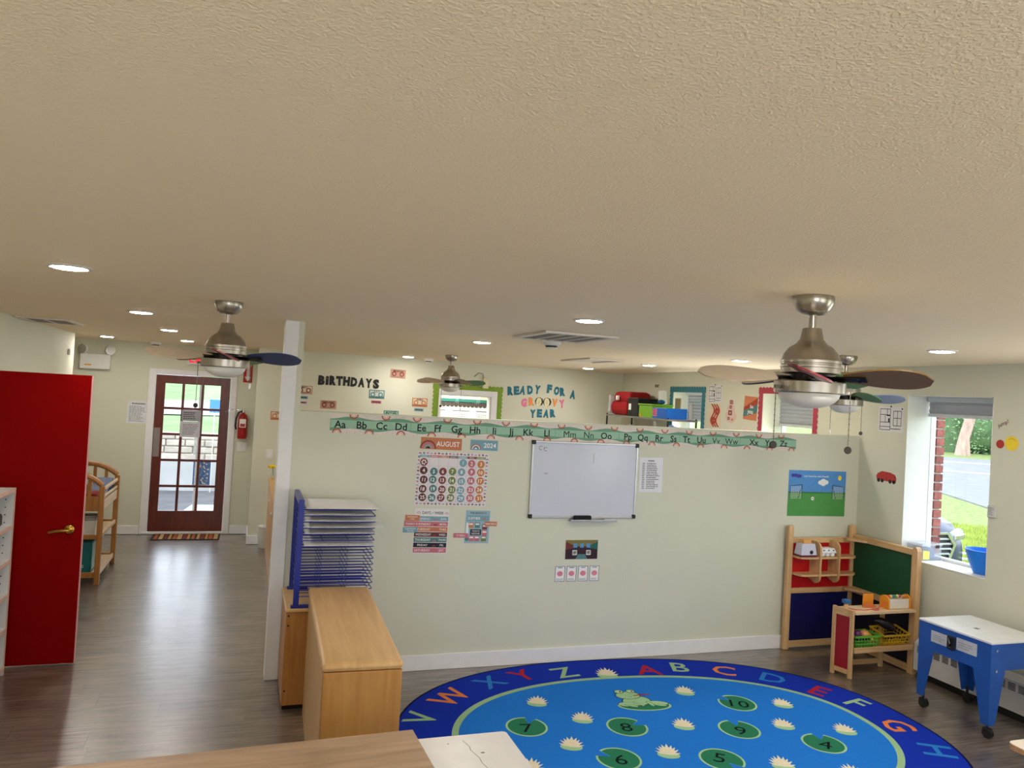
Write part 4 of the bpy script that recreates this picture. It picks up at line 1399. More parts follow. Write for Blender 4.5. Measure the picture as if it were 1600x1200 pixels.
for i in range(9):
    m.disc(-.07 + .012 * (i % 3) , -.012 - .011 * (i // 3), .009, h + .0009, 9); m.disc(.07 - .012 * (i % 3), -.012 - .011 * (i // 3), .009, h + .0009, 9)
m.build('print_plates', whitep, parent=t)
bluefr = col('card_border_print', 70, 82, 130)
for i, (lab) in enumerate(('first small blue edged card of the row under the picture, from the partition post', 'second small blue edged card of the row under the picture, from the partition post', 'third small blue edged card of the row under the picture, from the partition post', 'last small blue edged card of the row under the picture, from the partition post')):
    u = 2.299 + i * .0965
    t, R, a, b, h = card('face_card', lab, 'card', TP, u, u + .083, .609, .73, whitep, group='small cards under the picture', rot=-.01)
    MB(R).ring([(-a + .001, -b + .001), (a - .001, -b + .001), (a - .001, b - .001), (-a + .001, b - .001)], [(-a + .005, -b + .005), (a - .005, -b + .005), (a - .005, b - .005), (-a + .005, b - .005)], h, h + .0004).build('border', bluefr, parent=t)
    MB(R).disc(0, .002, .024, h + .0005, 18, ry=.02).build('printed_patch', col('pink_patch_print', 222, 128, 150), parent=t)
    MB(R).lines(-.02, .02, b - .008, b - .018, 1, h + .0005, .7, 0).lines(-a + .012, a - .01, -b + .026, -b + .01, 2, h + .0005).build('lettering', bluefr, parent=t)

# football poster
t, R, a, b, h = card('football_poster', 'football pitch poster with blue sky above the play kitchen', 'poster', TP, 4.413, 5.02, 1.12, 1.513, col('poster_sky_print', 84, 148, 214), rot=-.004)
grassp = col('poster_grass_print', 78, 152, 74)
MB(R).rect(-a, a, -b, .0, h + .0003).build('printed_pitch', grassp, parent=t)
MB(R).rect(-a, a, .0, .012, h + .0003).build('printed_hedge', col('poster_dark_grass_print', 52, 120, 60), parent=t)
sunp = col('poster_sun_print', 246, 216, 60)
MB(R).disc(.235, b - .058, .019, h + .0005, 18, ry=.022).build('printed_sun', sunp, parent=t)
m = MB(R)
for (u, v, r) in ((.03, .095, .025), (.06, .105, .03), (.09, .098, .026), (.06, .088, .03)): m.disc(u, v, r, h + .0004 + u * .003 + v * .002, 14, ry=r * .75)
m.build('printed_cloud', whitep, parent=t)
m = MB(R)
for (u, v, rx) in ((-.232, b - .045, .026), (-.2, b - .05, .028), (-.262, b - .045, .018)): m.disc(u, v, rx, h + .0005 + rx * .006, 12, ry=.016)
m.build('printed_badge', col('poster_indigo_print', 70, 64, 168), parent=t)
MB(R).text("Let's have fun with friends!", -.015, b - .048, .017, h + .0005, .27, .006).build('lettering', whitep, parent=t)
darkn = col('poster_goal_post_print', 44, 66, 74)
for sx in (-1, 1):
    g = MB(R)
    u0, u1 = sx * .285, sx * .16
    for (p, q) in (((u1, -.05), (u1, .075)), ((u1, .075), (u0, .06)), ((u0, .06), (u0, -.05)), ((u1, .07), (u1 + sx * .04, -.045))):
        d = Vector((q[0] - p[0], q[1] - p[1])); nn = Vector((-d.y, d.x)).normalized() * .0025
        g.poly([(p[0] - nn.x, p[1] - nn.y), (q[0] - nn.x, q[1] - nn.y), (q[0] + nn.x, q[1] + nn.y), (p[0] + nn.x, p[1] + nn.y)], h + .0006)
    gg = g.build('printed_goal', darkn, parent=t)
    g = MB(R)
    for k in range(8):
        v = -.045 + k * .014; g.rect(min(u0, u1), max(u0, u1), v, v + .0018, h + .0005)
    for k in range(8):
        u = u1 + (u0 - u1) * k / 7; g.rect(u - .0009, u + .0009, -.045, .06, h + .0005)
    g.build('printed_net', whitep, parent=gg)
o = MB(R).disc(-.045, -.045, .016, h + .0006, 14).build('printed_ball', whitep, parent=t)
MB(R).disc(-.045, -.045, .006, h + .0008, 5).build('ball_patch', ink, parent=o)

# ------------------------------------------------------------------ back wall: cutout letters, cassettes, border
T_b = TB
def cut(ch, u, v, hgt, mat, lab, grp, rot=0.0, outline=None):
    m = MB(T_b)
    m.text(ch, u, v, hgt * 1.12, .004, .084, .075, rot=rot, thick=.0034)
    o = m.build('cutout_letter', mat, loc=tuple((T_b @ Matrix.Translation((u, v, 0))).translation), label=lab, cat='letter', group=grp)
    return o
bl_ = M('glossy_black_card', (22, 22, 24), .4)
ordw = ['first', 'second', 'third', 'fourth', 'fifth', 'sixth', 'seventh', 'eighth', 'ninth']
for i, (ch, (u, v)) in enumerate(zip('BiRTHDAYS', [(0.88, 2.085), (0.95, 2.09), (1.02, 2.09), (1.105, 2.09), (1.195, 2.09), (1.29, 2.085), (1.385, 2.085), (1.48, 2.08), (1.575, 2.075)])):
    cut(ch, u, v, .092, bl_, 'black cutout letter %s, %s letter of BIRTHDAYS' % (ch.upper(), ordw[i]), 'black birthday letters', random.uniform(-.05, .05))
tealc = M('teal_felt_letter', (40, 116, 136), .7, var=.15, scale=50)
W1 = [('R', 3.43, 2.09), ('E', 3.52, 2.1), ('A', 3.61, 2.11), ('D', 3.72, 2.12), ('Y', 3.83, 2.13), ('F', 4.01, 2.15), ('O', 4.12, 2.13), ('R', 4.21, 2.12), ('A', 4.37, 2.09)]
nm = ['READY', 'READY', 'READY', 'READY', 'READY', 'FOR', 'FOR', 'FOR', 'A']
for i, (ch, u, v) in enumerate(W1):
    lab = 'teal cutout letter %s of the word %s' % (ch, nm[i]) if nm[i] != 'A' else 'single teal cutout letter A after the word FOR'
    cut(ch, u, v, .092, tealc, lab, 'ready for a groovy year letters', random.uniform(-.12, .12))
pk, og, cm = M('pink_felt_letter', (232, 122, 160), .7), M('orange_felt_letter', (236, 150, 84), .7), M('cream_felt_letter', (232, 222, 170), .7)
gl = [('G', 3.64, 1.94, pk, 'pink cutout letter G starting GROOVY'), ('R', 3.75, 1.96, og, 'orange cutout letter R of GROOVY'), ('O', 3.86, 1.96, cm, 'cream cutout letter O right after the R of GROOVY'), ('O', 3.98, 1.96, cm, 'cream cutout letter O right before the V of GROOVY'), ('V', 4.1, 1.96, og, 'orange cutout letter V of GROOVY'), ('Y', 4.21, 1.95, pk, 'pink cutout letter Y ending GROOVY')]
for ch, u, v, mt, lab in gl:
    r = random.uniform(-.12, .12)
    o = cut(ch, u, v, .088, mt, lab, 'ready for a groovy year letters', r)
    if mt is cm:
        MB(T_b).text(ch, u + .006, v + .004, .1, .0009, None, .08, rot=r, thick=.0006).build('black_outline', bl_, parent=o)
for ch, u, v in (('Y', 3.78, 1.79), ('E', 3.88, 1.8), ('A', 3.98, 1.8), ('R', 4.08, 1.81)):
    cut(ch, u, v, .088, tealc, 'teal cutout letter %s of the word YEAR' % ch, 'ready for a groovy year letters', random.uniform(-.1, .1))

def cassette(month, lab, u0, u1, v0, v1, c, c2, rot=0.0):
    t, R, a, b, h = card('cassette_cutout', lab, 'cutout', TB, u0, u1, v0, v1, c, group='birthday cassette cutouts', rot=rot)
    MB(R).rect(-a + .012, a - .012, -b + .032, b - .01, h + .0006).build('cassette_face', c2, parent=t)
    for s in (-1, 1):
        q = MB(R).disc(s * a * .5, -.004, .031, h + .001, 18).build('reel', P_brown if c is P_tan else c, parent=t)
        MB(R).disc(s * a * .5, -.004, .018, h + .0014, 12).build('reel_hole', c2, parent=q)
    MB(R).text(month, 0, b - .022, .026, h + .0016, 2 * a - .05, .02).build('lettering', ink, parent=t)
    MB(R).lines(-a + .03, a - .03, -b + .024, -b + .01, 2, h + .0008).build('small_print', ink, parent=t)
P_tan = col('cassette_tan', 190, 150, 128); P_beige = col('cassette_beige', 222, 204, 176); P_lgrey = col('cassette_pale_grey', 196, 206, 200)
cassette('MAY', 'tan cassette cutout reading MAY just past the white post', .58, .775, 1.895, 2.003, P_tan, P_beige)
cassette('FEBRUARY', 'tan cassette cutout reading FEBRUARY', .881, 1.083, 1.722, 1.829, P_tan, col('cassette_rose_tan', 196, 142, 124))
cassette('MARCH', 'tan cassette cutout reading MARCH, highest of the cassettes', 1.754, 1.957, 2.168, 2.284, P_tan, col('cassette_rose_tan', 196, 142, 124), rot=-.03)
cassette('JULY', 'grey green cassette cutout reading JULY', 1.491, 1.693, 1.885, 1.998, P_teal, P_lgrey)
cassette('APRIL', 'orange cassette cutout reading APRIL beside the green border', 2.065, 2.272, 1.806, 1.922, P_orange, P_beige)
cassette('AUGUST', 'grey green cassette cutout reading AUGUST, half hidden by the alphabet strip', 1.696, 1.893, 1.63, 1.737, P_teal, P_mint)
cassette('OCT', 'orange cassette cutout reading OCT beside the white post', .285, .48, 1.552, 1.66, P_orange, P_beige)
def nametag(lab, u0, u1, v0, v1, c):
    o, R, a, b, h = card('name_tag', lab, 'tag', TB, u0, u1, v0, v1, c, group='birthday name tags')
    MB(R).lines(-a + .015, a - .012, b - .008, -b + .008, 1, h + .0005, .7, 0).build('lettering', ink, parent=o)
nametag('blue name tag under the MAY cassette', .6, .724, 1.833, 1.87, P_blue)
nametag('pale lilac name tag below the blue one under the MAY cassette', .6, .722, 1.768, 1.807, col('lilac_print', 214, 190, 204))
nametag('pink name tag under the JULY cassette', 1.524, 1.657, 1.82, 1.86, P_pink)
nametag('blue name tag under the APRIL cassette', 2.099, 2.225, 1.746, 1.786, P_blue)

def scallop_border(lab, T, o0, o1, top, bot, wd, mat, group='scalloped window borders'):
    """three strips around a window opening: outer edges scalloped"""
    t = thing('scalloped_border', lab, 'border', tuple((T @ Matrix.Translation(((o0 + o1) / 2, top, 0))).translation), 0, group)
    def strip(L, flip):
        pts = [(0, 0), (L, 0)]
        n = max(3, int(round(L / .055)))
        out = []
        for i in range(n):
            for k in range(5):
                s = (i + k / 4) / n
                out.append((s * L, wd - .016 + .014 * math.sin(PI * k / 4)))
        return pts + out[::-1]
    H = top - bot
    MB(T @ Matrix.Translation((o0, top - wd, 0))).prism(strip(o1 - o0, 0), .001, .0028).build('border_strip', mat, parent=t)
    MB(T @ Matrix.Translation((o0 + wd, bot, 0)) @ Matrix.Rotation(PI / 2, 4, 'Z')).prism(strip(H - wd * .5, 0), .0029, .0045).build('border_strip', mat, parent=t)
    MB(T @ Matrix.Translation((o1 - wd, top - wd * .5, 0)) @ Matrix.Rotation(-PI / 2, 4, 'Z')).prism(strip(H - wd * .5, 0), .0029, .0045).build('border_strip', mat, parent=t)
scallop_border('lime green scalloped border around the interior window', TB, 2.335, 3.325, 2.14, .9, .082, M('lime_border_card', (128, 158, 50), .7, var=.08))
scallop_border('teal scalloped border around the window by the wire shelf', TR, -8.76, -7.935, 2.262, .82, .078, M('teal_border_card', (58, 124, 136), .7, var=.06))
scallop_border('crimson scalloped border around the window behind the nearest fan', TR, -6.93, -6.01, 2.262, .82, .072, M('crimson_border_card', (178, 62, 84), .7, var=.06))
t = thing('wall_box', 'small cream electrical box with a thin cord over the green border', 'electrical box', (3.06, YB, 2.16))
MB(TB).box(3.02, 3.1, 2.1, 2.24, .005, .045, .004).build('housing', M('cream_plastic', (226, 218, 180), .5), parent=t)
MB(TB).tube([(3.035, 2.23, .02), (3.02, 2.3, .012), (2.96, 2.31, .008), (2.9, 2.25, .008)], .004, 6).build('cord', greyink, parent=t)

# adjoining room seen through the interior window
t = thing('notice_board', 'notice board with teal and black scalloped valance beyond the interior window', 'notice board', (2.9, 11.5, 1.2))
TA = frame((0, 11.5, 0), (1, 0, 0), (0, 0, 1))
MB(TA).box(2.4, 4.1, 1.1, 1.9, .001, .012).build('backing', M('board_paper', (226, 222, 206), .7), parent=t)
MB(TA).box(2.4, 4.1, 1.885, 1.935, .012, .03, .004).build('teal_rail', M('dark_teal_rail', (30, 110, 100), .6), parent=t)
for i in range(26):
    u = 2.42 + i * .065
    MB(TA).prism([(u, 1.885), (u + .063, 1.885)] + [(u + .0315 + .0315 * math.cos(k * PI / 8), 1.835 - .03 * math.sin(k * PI / 8)) for k in range(9)], .013, .018).build('scallop', M('charcoal_scallop', (62, 56, 52), .8), parent=t)
for i, (u0, u1) in enumerate(((2.62, 2.9), (2.95, 3.28), (3.33, 3.66))):
    p_ = MB(TA).box(u0, u1, 1.42, 1.79 + .01 * i, .0125, .014).build('pinned_sheet', paper, parent=t)
    MB(TA).rect(u0 + .03, u1 - .03, 1.74, 1.76, .0146).lines(u0 + .04, u1 - .04, 1.71, 1.45, 9, .0146).build('lettering', greyink, parent=p_)

# ------------------------------------------------------------------ right wall
def plan(lab, u0, u1, v0, v1, rot=0.0):
    o, R, a, b, h = card('floor_plan', lab, 'notice', TR, u0, u1, v0, v1, M('plan_paper', (222, 222, 222), .5, var=.02), rot=rot)
    m = MB(R)
    def bar(x0, y0, x1, y1, q=.0025):
        m.rect(min(x0, x1) * a - q, max(x0, x1) * a + q, min(y0, y1) * b - q, max(y0, y1) * b + q, h + .0005)
    for s in ((-.85, .8, -.85, -.6), (-.85, .8, -.05, .8), (-.85, .35, -.3, .35), (-.3, .35, -.3, .8), (-.05, .8, -.05, -.6), (-.85, -.25, -.05, -.25), (-.85, -.6, .0, -.6), (-.85, -.6, -.85, -.85), (-.85, -.85, -.05, -.85), (-.05, -.6, -.05, -.85),
              (.2, .65, .8, .65), (.2, .65, .2, -.5), (.8, .65, .8, -.5), (.2, -.5, .8, -.5), (.5, .65, .5, -.5), (.2, .1, .8, .1), (-.45, .35, -.45, -.25)):
        bar(*s)
    bar(-.3, .3, -.1, .3, .006); bar(-.15, .0, -.15, -.2, .008); bar(.0, -.75, .75, -.75, .003)
    m.rect(.8 * a, .9 * a, .78 * b, .9 * b, h + .0005)
    m.build('plan_lines', ink, parent=o)
    MB(R @ Matrix.Translation((0, b, h))).lathe([(.006, 0), (.008, .004), (.001, .008)], 10).build('push_pin', ink, parent=o)
plan('floor plan sheet pinned between the corner and the deep window', -5.268, -4.996, 1.888, 2.102)
plan('floor plan sheet taped beside the teal bordered window', -7.885, -7.6, 2.07, 2.28, .02)
P_rr = col('retro_rust', 166, 62, 34)
t, R, a, b, h = card('retro_print', 'rust and cream swirl art print under the far floor plan sheet', 'picture', TR, -7.85, -7.612, 1.79, 2.055, col('retro_cream', 226, 206, 180))
def swirl(m, off):
    pts = []
    for k in range(25):
        s = k / 24
        pts.append((a * (-.7 + off + .75 * math.sin(s * 2 * PI) * .5 + .5 * s), b * (1 - 2 * s)))
    wd = a * .13
    m.poly([(p[0] - wd, p[1]) for p in pts] + [(p[0] + wd, p[1]) for p in pts[::-1]], h + .0005)
m = MB(R)
for q in (0.12, .52, .92): swirl(m, q)
m.arc(-.02, -.06, .02, .045, h + .0008, 0, 2 * PI, 20); m.arc(.04, .05, .02, .04, h + .0008, 0, 2 * PI, 20)
m.build('swirl_bands', P_rr, parent=t)
m = MB(TR)
m.prism([(-7.415 + .105 * math.cos(k * PI / 12), 1.925 + .075 * math.sin(k * PI / 12)) for k in range(24)], .0005, .002)
m.prism([(-7.42 + .075 * math.cos(k * PI / 12), 2.0 + .06 * math.sin(k * PI / 12)) for k in range(24)], .0021, .0034)
m.prism([(-7.41 + .045 * math.cos(k * PI / 12), 2.075 + .045 * math.sin(k * PI / 12)) for k in range(24)], .0035, .0048)
t = m.build('stacked_cutout', col('blush_card', 222, 192, 182), loc=(XR, 7.42, 1.95), label='stacked blush pink cutout with four dark red squares', cat='cutout')
for (u, v, s) in ((-7.41, 2.085, .026), (-7.42, 2.03, .022), (-7.425, 1.965, .034), (-7.45, 1.9, .02)):
    q = MB(TR).rect(u - s, u + s, v - s * .8, v + s * .8, .0052).build('red_square', P_brown, parent=t)
    MB(TR).disc(u, v, s * .4, .0056, 10).build('square_dot', P_peach, parent=q)
MB(TR).disc(-7.38, 1.89, .016, .0053, 8).build('amber_dot', P_amber, parent=t)
t, R, a, b, h = card('lettered_poster', 'rust and teal diagonal poster reading be you', 'poster', TR, -7.18, -6.946, 1.9, 2.155, col('poster_orange', 204, 124, 84), rot=-.06)
MB(R).poly([(-a, .0), (a, b * .95), (a, .02), (-a, -b * .45)], h + .0004).build('rust_stripe', P_rr, parent=t)
MB(R).poly([(-a, -b * .3), (a, .05), (a, -.04), (-a, -b * .8)], h + .0006).build('teal_stripe', P_teal, parent=t)
MB(R).text('be', .02, .022, .04, h + .001, None, .02, slant=.15).text('you', 0, -.035, .045, h + .001, None, .02, slant=.15).build('lettering', whitep, parent=t)
MB(TR).prism([(-7.125 + .055 * (1 + .12 * math.cos(6 * k * PI / 18)) * math.cos(k * PI / 18), 1.79 + .03 * (1 + .12 * math.cos(6 * k * PI / 18)) * math.sin(k * PI / 18)) for k in range(36)], .0005, .002).build('flower_cutout', col('pale_pink_card', 226, 206, 204), loc=(XR, 7.125, 1.79), label='pale pink flower cutout peeking over the alphabet strip', cat='cutout')
t = thing('wall_hooks', 'pair of tiny black hooks high on the wall over the wire shelf', 'hook', (XR, 9.08, 2.26))
for u in (-9.12, -9.06):
    MB(TR).tube([(u, 2.275, .001), (u, 2.27, .015), (u, 2.25, .018), (u, 2.245, .01)], .006, 6).build('hook', black, parent=t)
# stickers
P_car = col('sticker_red', 186, 58, 52)
t = MB(TR).prism([(-5.255, 1.475), (-5.05, 1.465), (-5.045, 1.50), (-5.06, 1.53), (-5.11, 1.545), (-5.2, 1.55), (-5.245, 1.53), (-5.262, 1.505)], .0005, .0015).build('car_sticker', P_car, loc=(XR, 5.15, 1.5), label='red car shaped sticker beside the deep window', cat='sticker')
for u in (-5.235, -5.195, -5.11, -5.07):
    MB(TR).disc(u, 1.47, .017, .0021, 16).build('printed_wheel', ink, parent=t)
m = MB(TR)
m.rect(-5.152, -5.149, 1.475, 1.54, .0019); m.disc(-5.062, 1.512, .008, .0019, 10)
m.build('printed_detail', P_maroon, parent=t)
for nm_, lab, u, v, r, c in (('ball_sticker', 'yellow ball sticker on the wall by the deep window', -4.036, 1.872, .052, sunp), ('ball_sticker', 'small red ball sticker next to the yellow ball sticker', -4.124, 1.861, .031, P_car)):
    o = MB(TR).prism([(u + r * math.cos(k * PI / 14), v + r * math.sin(k * PI / 14)) for k in range(28)], .0005, .0014).build(nm_, c, loc=(XR, -u, v), label=lab, cat='sticker')
    MB(TR).arc(u, v, r * .62, r * .68, .0018, .6, 2.4, 10).build('printed_line', P_amber if r > .04 else P_maroon, parent=o)
m = MB(TR).text('jump!', -4.11, 2.01, .028, .0012, None, .004, rot=.45, slant=.1, thick=.0008)
m.build('word_sticker', P_maroon, loc=(XR, 4.11, 2.01), label='dark red word sticker reading jump! over the ball stickers', cat='sticker')
t = thing('thermostat', 'small pale wall thermostat with tiny print beside the deep window', 'thermostat', (XR, 4.155, 1.37))
MB(TR).box(-4.19, -4.125, 1.325, 1.412, .0005, .018, .004).build('case', M('pale_grey_plastic', (206, 206, 202), .45), parent=t)
MB(TR).lines(-4.18, -4.135, 1.4, 1.34, 6, .0185).build('print_rows', greyink, parent=t)

# ------------------------------------------------------------------ the oval pond rug
RC, RTH = (2.6, 4.12), -.055
TRUG = Matrix.Translation((RC[0], RC[1], 0)) @ Matrix.Rotation(RTH, 4, 'Z')
IR = TRUG.inverted()
def rl(x, y):
    p = IR @ Vector((x, y, 0)); return p.x, p.y
def sup(a, b, n=2.3, k=120):
    out = []
    for i in range(k):
        t_ = 2 * PI * i / k
        c, s = math.cos(t_), math.sin(t_)
        out.append((a * math.copysign(abs(c) ** (2 / n), c), b * math.copysign(abs(s) ** (2 / n), s)))
    return out
def pile(name, rgb, var=.12):
    return M(name, rgb, .95, var=var, scale=220, bump=.35, bscale=500, spec=.1)
R_navy = pile('rug_royal_blue', (20, 50, 176)); R_blue = pile('rug_pond_blue', (34, 124, 222)); R_sage = pile('rug_pale_sage', (158, 196, 150))
R_green = pile('rug_pad_green', (44, 124, 92)); R_red = pile('rug_red', (178, 34, 48)); R_or = pile('rug_orange', (232, 134, 70)); R_sky = pile('rug_sky_blue', (44, 128, 206))
R_ink = pile('rug_black', (16, 22, 30)); R_crm = pile('rug_cream', (236, 226, 198)); R_pad = pile('rug_pale_green', (164, 206, 160))
rug = MB(TRUG).prism(sup(1.71, 1.31), .0006, .009).build('pond_rug', R_navy, loc=(RC[0], RC[1], 0), rotz=RTH, label='oval blue pond rug with alphabet border and numbered lily pads', cat='rug')
MB(TRUG).prism(sup(1.385, .955, 2.2), .009, .0096).build('border_line', R_sage, parent=rug)
MB(TRUG).prism(sup(1.345, .915, 2.2), .009, .0101).build('pond_field', R_blue, parent=rug)
m = MB(TRUG).ring(sup(1.713, 1.313), sup(1.70, 1.30), .0008, .0094)
m.build('bound_edge', pile('rug_edge_navy', (10, 20, 70)), parent=rug)
lets = [('V', 1.115, 4.644, R_sage), ('W', 1.374, 4.931, R_or), ('X', 1.711, 5.134, R_sky), ('Y', 1.985, 5.223, R_red), ('Z', 2.308, 5.218, R_sage), ('A', 2.967, 5.157, R_red), ('B', 3.247, 5.164, R_sage), ('C', 3.558, 5.04, R_or),
        ('D', 3.844, 4.828, R_sky), ('E', 4.026, 4.54, R_red), ('F', 4.138, 4.295, R_sage), ('G', 4.122, 3.927, R_or), ('H', 4.073, 3.578, R_sky), ('I', 3.93, 3.30, R_red)]
for ch, x, y, mt in lets:
    u, v = rl(x, y)
    ang = math.atan2(v / 1.31 ** 2, u / 1.71 ** 2) - PI / 2
    MB(TRUG).text(ch, u, v, .19, .0096, None, .012, rot=ang).build('letter', mt, parent=rug)
def pad(num, x, y, notch, rot, s=.128):
    u, v = rl(x, y)
    for k, (r, mt, z) in enumerate(((s, R_pad, .0105), (s - .013, R_green, .0109))):
        a0 = math.radians(notch + 16 - k * 0); a1 = math.radians(notch - 16) + 2 * PI
        pts = [(u + r * math.cos(a0 + (a1 - a0) * i / 40), v + r * 1.06 * math.sin(a0 + (a1 - a0) * i / 40)) for i in range(41)]
        q = .045 + k * .012
        pts.append((u + q * math.cos(math.radians(notch)) - (.0 if not k else .012 * math.cos(math.radians(notch))), v + q * math.sin(math.radians(notch)) - (0 if not k else .012 * math.sin(math.radians(notch)))))
        m = MB(TRUG).poly(pts, z)
        o = m.build('lily_pad' if k == 0 else 'pad_center', mt, parent=rug if k == 0 else o)
    if num:
        nu = MB(TRUG).text(num, u - .01 * math.cos(math.radians(notch)), v - .02 * math.sin(math.radians(notch)), .115, .0113, .17, .0, rot=math.radians(rot))
        nu.build('number', R_ink, parent=bpy.data.objects[o.parent.name])
for num, x, y, notch, rot in (('7', 1.717, 4.392, 62, -6), ('8', 2.333, 4.268, 18, -10), ('9', 3.022, 4.091, 75, -22), ('10', 3.269, 4.461, 125, -24), ('4', 3.426, 3.809, 68, -38), ('6', 2.086, 3.893, 140, -14), ('5', 2.671, 3.76, -70, -34)):
    pad(num, x, y, notch, rot)
def lily(x, y, s, rot):
    u, v = rl(x, y)
    L = TRUG @ Matrix.Translation((u, v, 0)) @ Matrix.Rotation(rot, 4, 'Z') @ Matrix.Translation((0, -.9 * s, 0))
    m = MB(L)
    m.m = 1
    m.disc(0, -.02 * s / .07, s * .86, .0104, 18, ry=s * .6)
    m.m = 0
    for i, a in enumerate((8, 28, 47, 66, 90, 114, 133, 152, 172)):
        r = math.radians(a); ln = s * (.95 if 30 < a < 150 else 1.0) * (1.05 if a == 90 else 1)
        w_ = s * .17
        bx, by = 0, -.02 * s / .07
        tx, ty = bx + ln * math.cos(r), by + ln * 1.65 * math.sin(r) + ln * .25
        mx, my = bx + ln * .55 * math.cos(r), by + ln * 1.0 * math.sin(r) + ln * .1
        nx, ny = -math.sin(r) * w_, math.cos(r) * w_
        m.poly([(bx, by), (mx + nx, my + ny), (tx, ty), (mx - nx, my - ny)], .0107 + .00008 * (i % 3))
    m.build('water_lily', [R_crm, R_pad], parent=rug)
for x, y in ((1.94, 4.791), (2.131, 4.492), (1.915, 4.165), (3.04, 4.771), (2.727, 4.275), (2.43, 3.957), (3.605, 4.442), (3.378, 4.146), (3.73, 3.996), (3.009, 3.688), (1.587, 3.961), (3.351, 3.512)):
    lily(x, y, .076, -.36)
lily(2.637, 5.2, .09, -.25)
# frog on its pad
fu, fv = rl(2.62, 4.63)
F = TRUG @ Matrix.Translation((fu, fv, 0)) @ Matrix.Rotation(-.1, 4, 'Z')
def fpoly(name, pts, mt, z, par, grow=0.0):
    if grow:
        cx = sum(p[0] for p in pts) / len(pts); cy = sum(p[1] for p in pts) / len(pts)
        b_ = [(p[0] + grow * (p[0] - cx) / max(1e-4, math.hypot(p[0] - cx, p[1] - cy)), p[1] + grow * (p[1] - cy) / max(1e-4, math.hypot(p[0] - cx, p[1] - cy))) for p in pts]
        MB(F).poly(b_, z - .0002).build('outline', R_ink, parent=par)
    return MB(F).poly(pts, z).build(name, mt, parent=par)
def ell(u, v, a, b, n=18, r=0.0):
    return [(u + a * math.cos(k * 2 * PI / n) * math.cos(r) - b * math.sin(k * 2 * PI / n) * math.sin(r), v + a * math.cos(k * 2 * PI / n) * math.sin(r) + b * math.sin(k * 2 * PI / n) * math.cos(r)) for k in range(n)]
fp = MB(F).poly(ell(0, -.085, .185, .085, 30), .0104).build('lily_pad', R_pad, parent=rug)
MB(F).poly(ell(0, -.083, .17, .072, 30), .0107).build('pad_center', R_green, parent=fp)
fr = fpoly('frog', ell(-.03, -.01, .1, .075, 22, .3), R_pad, .0114, rug)
fpoly('frog_outline', ell(-.03, -.01, .106, .081, 22, .3), R_ink, .0111, fr)
fpoly('haunch', ell(-.12, -.065, .055, .035, 16), R_pad, .0116, fr, .005)
fpoly('haunch', ell(.1, -.05, .075, .035, 16, -.15), R_pad, .0116, fr, .005)
fpoly('head', ell(-.06, .085, .085, .062, 20, .1), R_pad, .0118, fr, .005)
for (u, v) in ((-.105, .15), (-.02, .155)):
    fpoly('eye', ell(u, v, .03, .028, 14), R_pad, .0121, fr, .005)
    fpoly('eye_white', ell(u + .006, v, .017, .014, 12), R_crm, .0124, fr)
    fpoly('pupil', ell(u + .009, v - .002, .009, .01, 10), R_ink, .0127, fr)
fpoly('tongue', [(-.02, .075), (.04, .085), (.09, .09), (.1, .1), (.09, .105), (.04, .1), (-.02, .085)], R_red, .0124, fr, .003)
for (u, v, r) in ((-.03, -.06, -.9), (.05, -.06, -1.3), (-.09, -.09, -.4), (.11, -.085, -.3)):
    fpoly('leg', ell(u, v, .045, .013, 10, r), R_pad, .0119, fr, .004)
m = MB(F)
for q in range(14):
    m.disc(-.1 + random.random() * .08, .03 + random.random() * .08, .0035, .0122, 6)
m.build('spots', R_green, parent=fr)

# ------------------------------------------------------------------ cabinets
birch = wood('birch_plywood', (178, 126, 66), (200, 150, 88), 'z', 2.6, rough=.38, spec=.4)
bircht = wood('birch_top', (198, 156, 102), (218, 180, 128), 'y', 2.0, rough=.36, spec=.4)
birchp = wood('pale_birch_back', (186, 146, 98), (204, 166, 118), 'z', 2.4, rough=.5)
C0 = (.588, 4.21, 0)
CM = Matrix.Translation(C0) @ Matrix.Rotation(-.028, 4, 'Z')
t = thing('birch_cabinet', 'long birch shelf cabinet with rounded top standing beside the rug', 'cabinet', C0, -.028)
MB(CM).box(-.184, .184, -.69, .69, .722, .76, .017).build('top', bircht, parent=t)
for y in (-.688, .665):
    MB(CM).box(-.176, .178, y, y + .022, 0.0, .7215, .003).build('end_panel', birch, parent=t)
MB(CM).box(-.178, -.162, -.665, .664, .0, .7215).build('back_panel', birchp, parent=t)
for z in (.05, .37):
    MB(CM).box(-.161, .17, -.6655, .6645, z, z + .018).build('shelf', birch, parent=t)
MB(CM).box(-.161, .17, -.01, .008, .3885, .7215).build('divider', birch, parent=t)
for y in (-.60, .3):
    for z in (.1, .62):
        MB(CM).cyl((-.1785, y, z), (-.1765, y, z), .006, n=10).build('screw', M('dark_screw', (60, 50, 40), .4, .8), parent=t)
t = thing('low_cabinet', 'low maple cabinet under the blue drying rack', 'cabinet', (.51, 5.18, 0))
maple2 = wood('orange_maple', (170, 114, 56), (194, 138, 78), 'z', 2.6, rough=.38)
MB().box(.302, .72, 4.93, 5.447, 0.03, .604, .003).build('carcass', maple2, parent=t)
MB().box(.295, .725, 4.912, 5.452, .6045, .628, .008).build('top', bircht, parent=t)
MB().box(.31, .71, 4.95, 5.44, 0.0, .0295).build('plinth', black, parent=t)
for z in (.12, .52, .58):
    MB().cyl((.318, 4.931, z), (.318, 4.927, z), .006, n=10).build('screw', M('dark_screw', (60, 50, 40), .4, .8), parent=t)
BR = Matrix.Translation((.651, 2.82, 0)) @ Matrix.Rotation(.04, 4, 'Z')
oldw = wood('worn_brown_wood', (150, 122, 96), (184, 154, 124), 'x', 2.2, rough=.42)
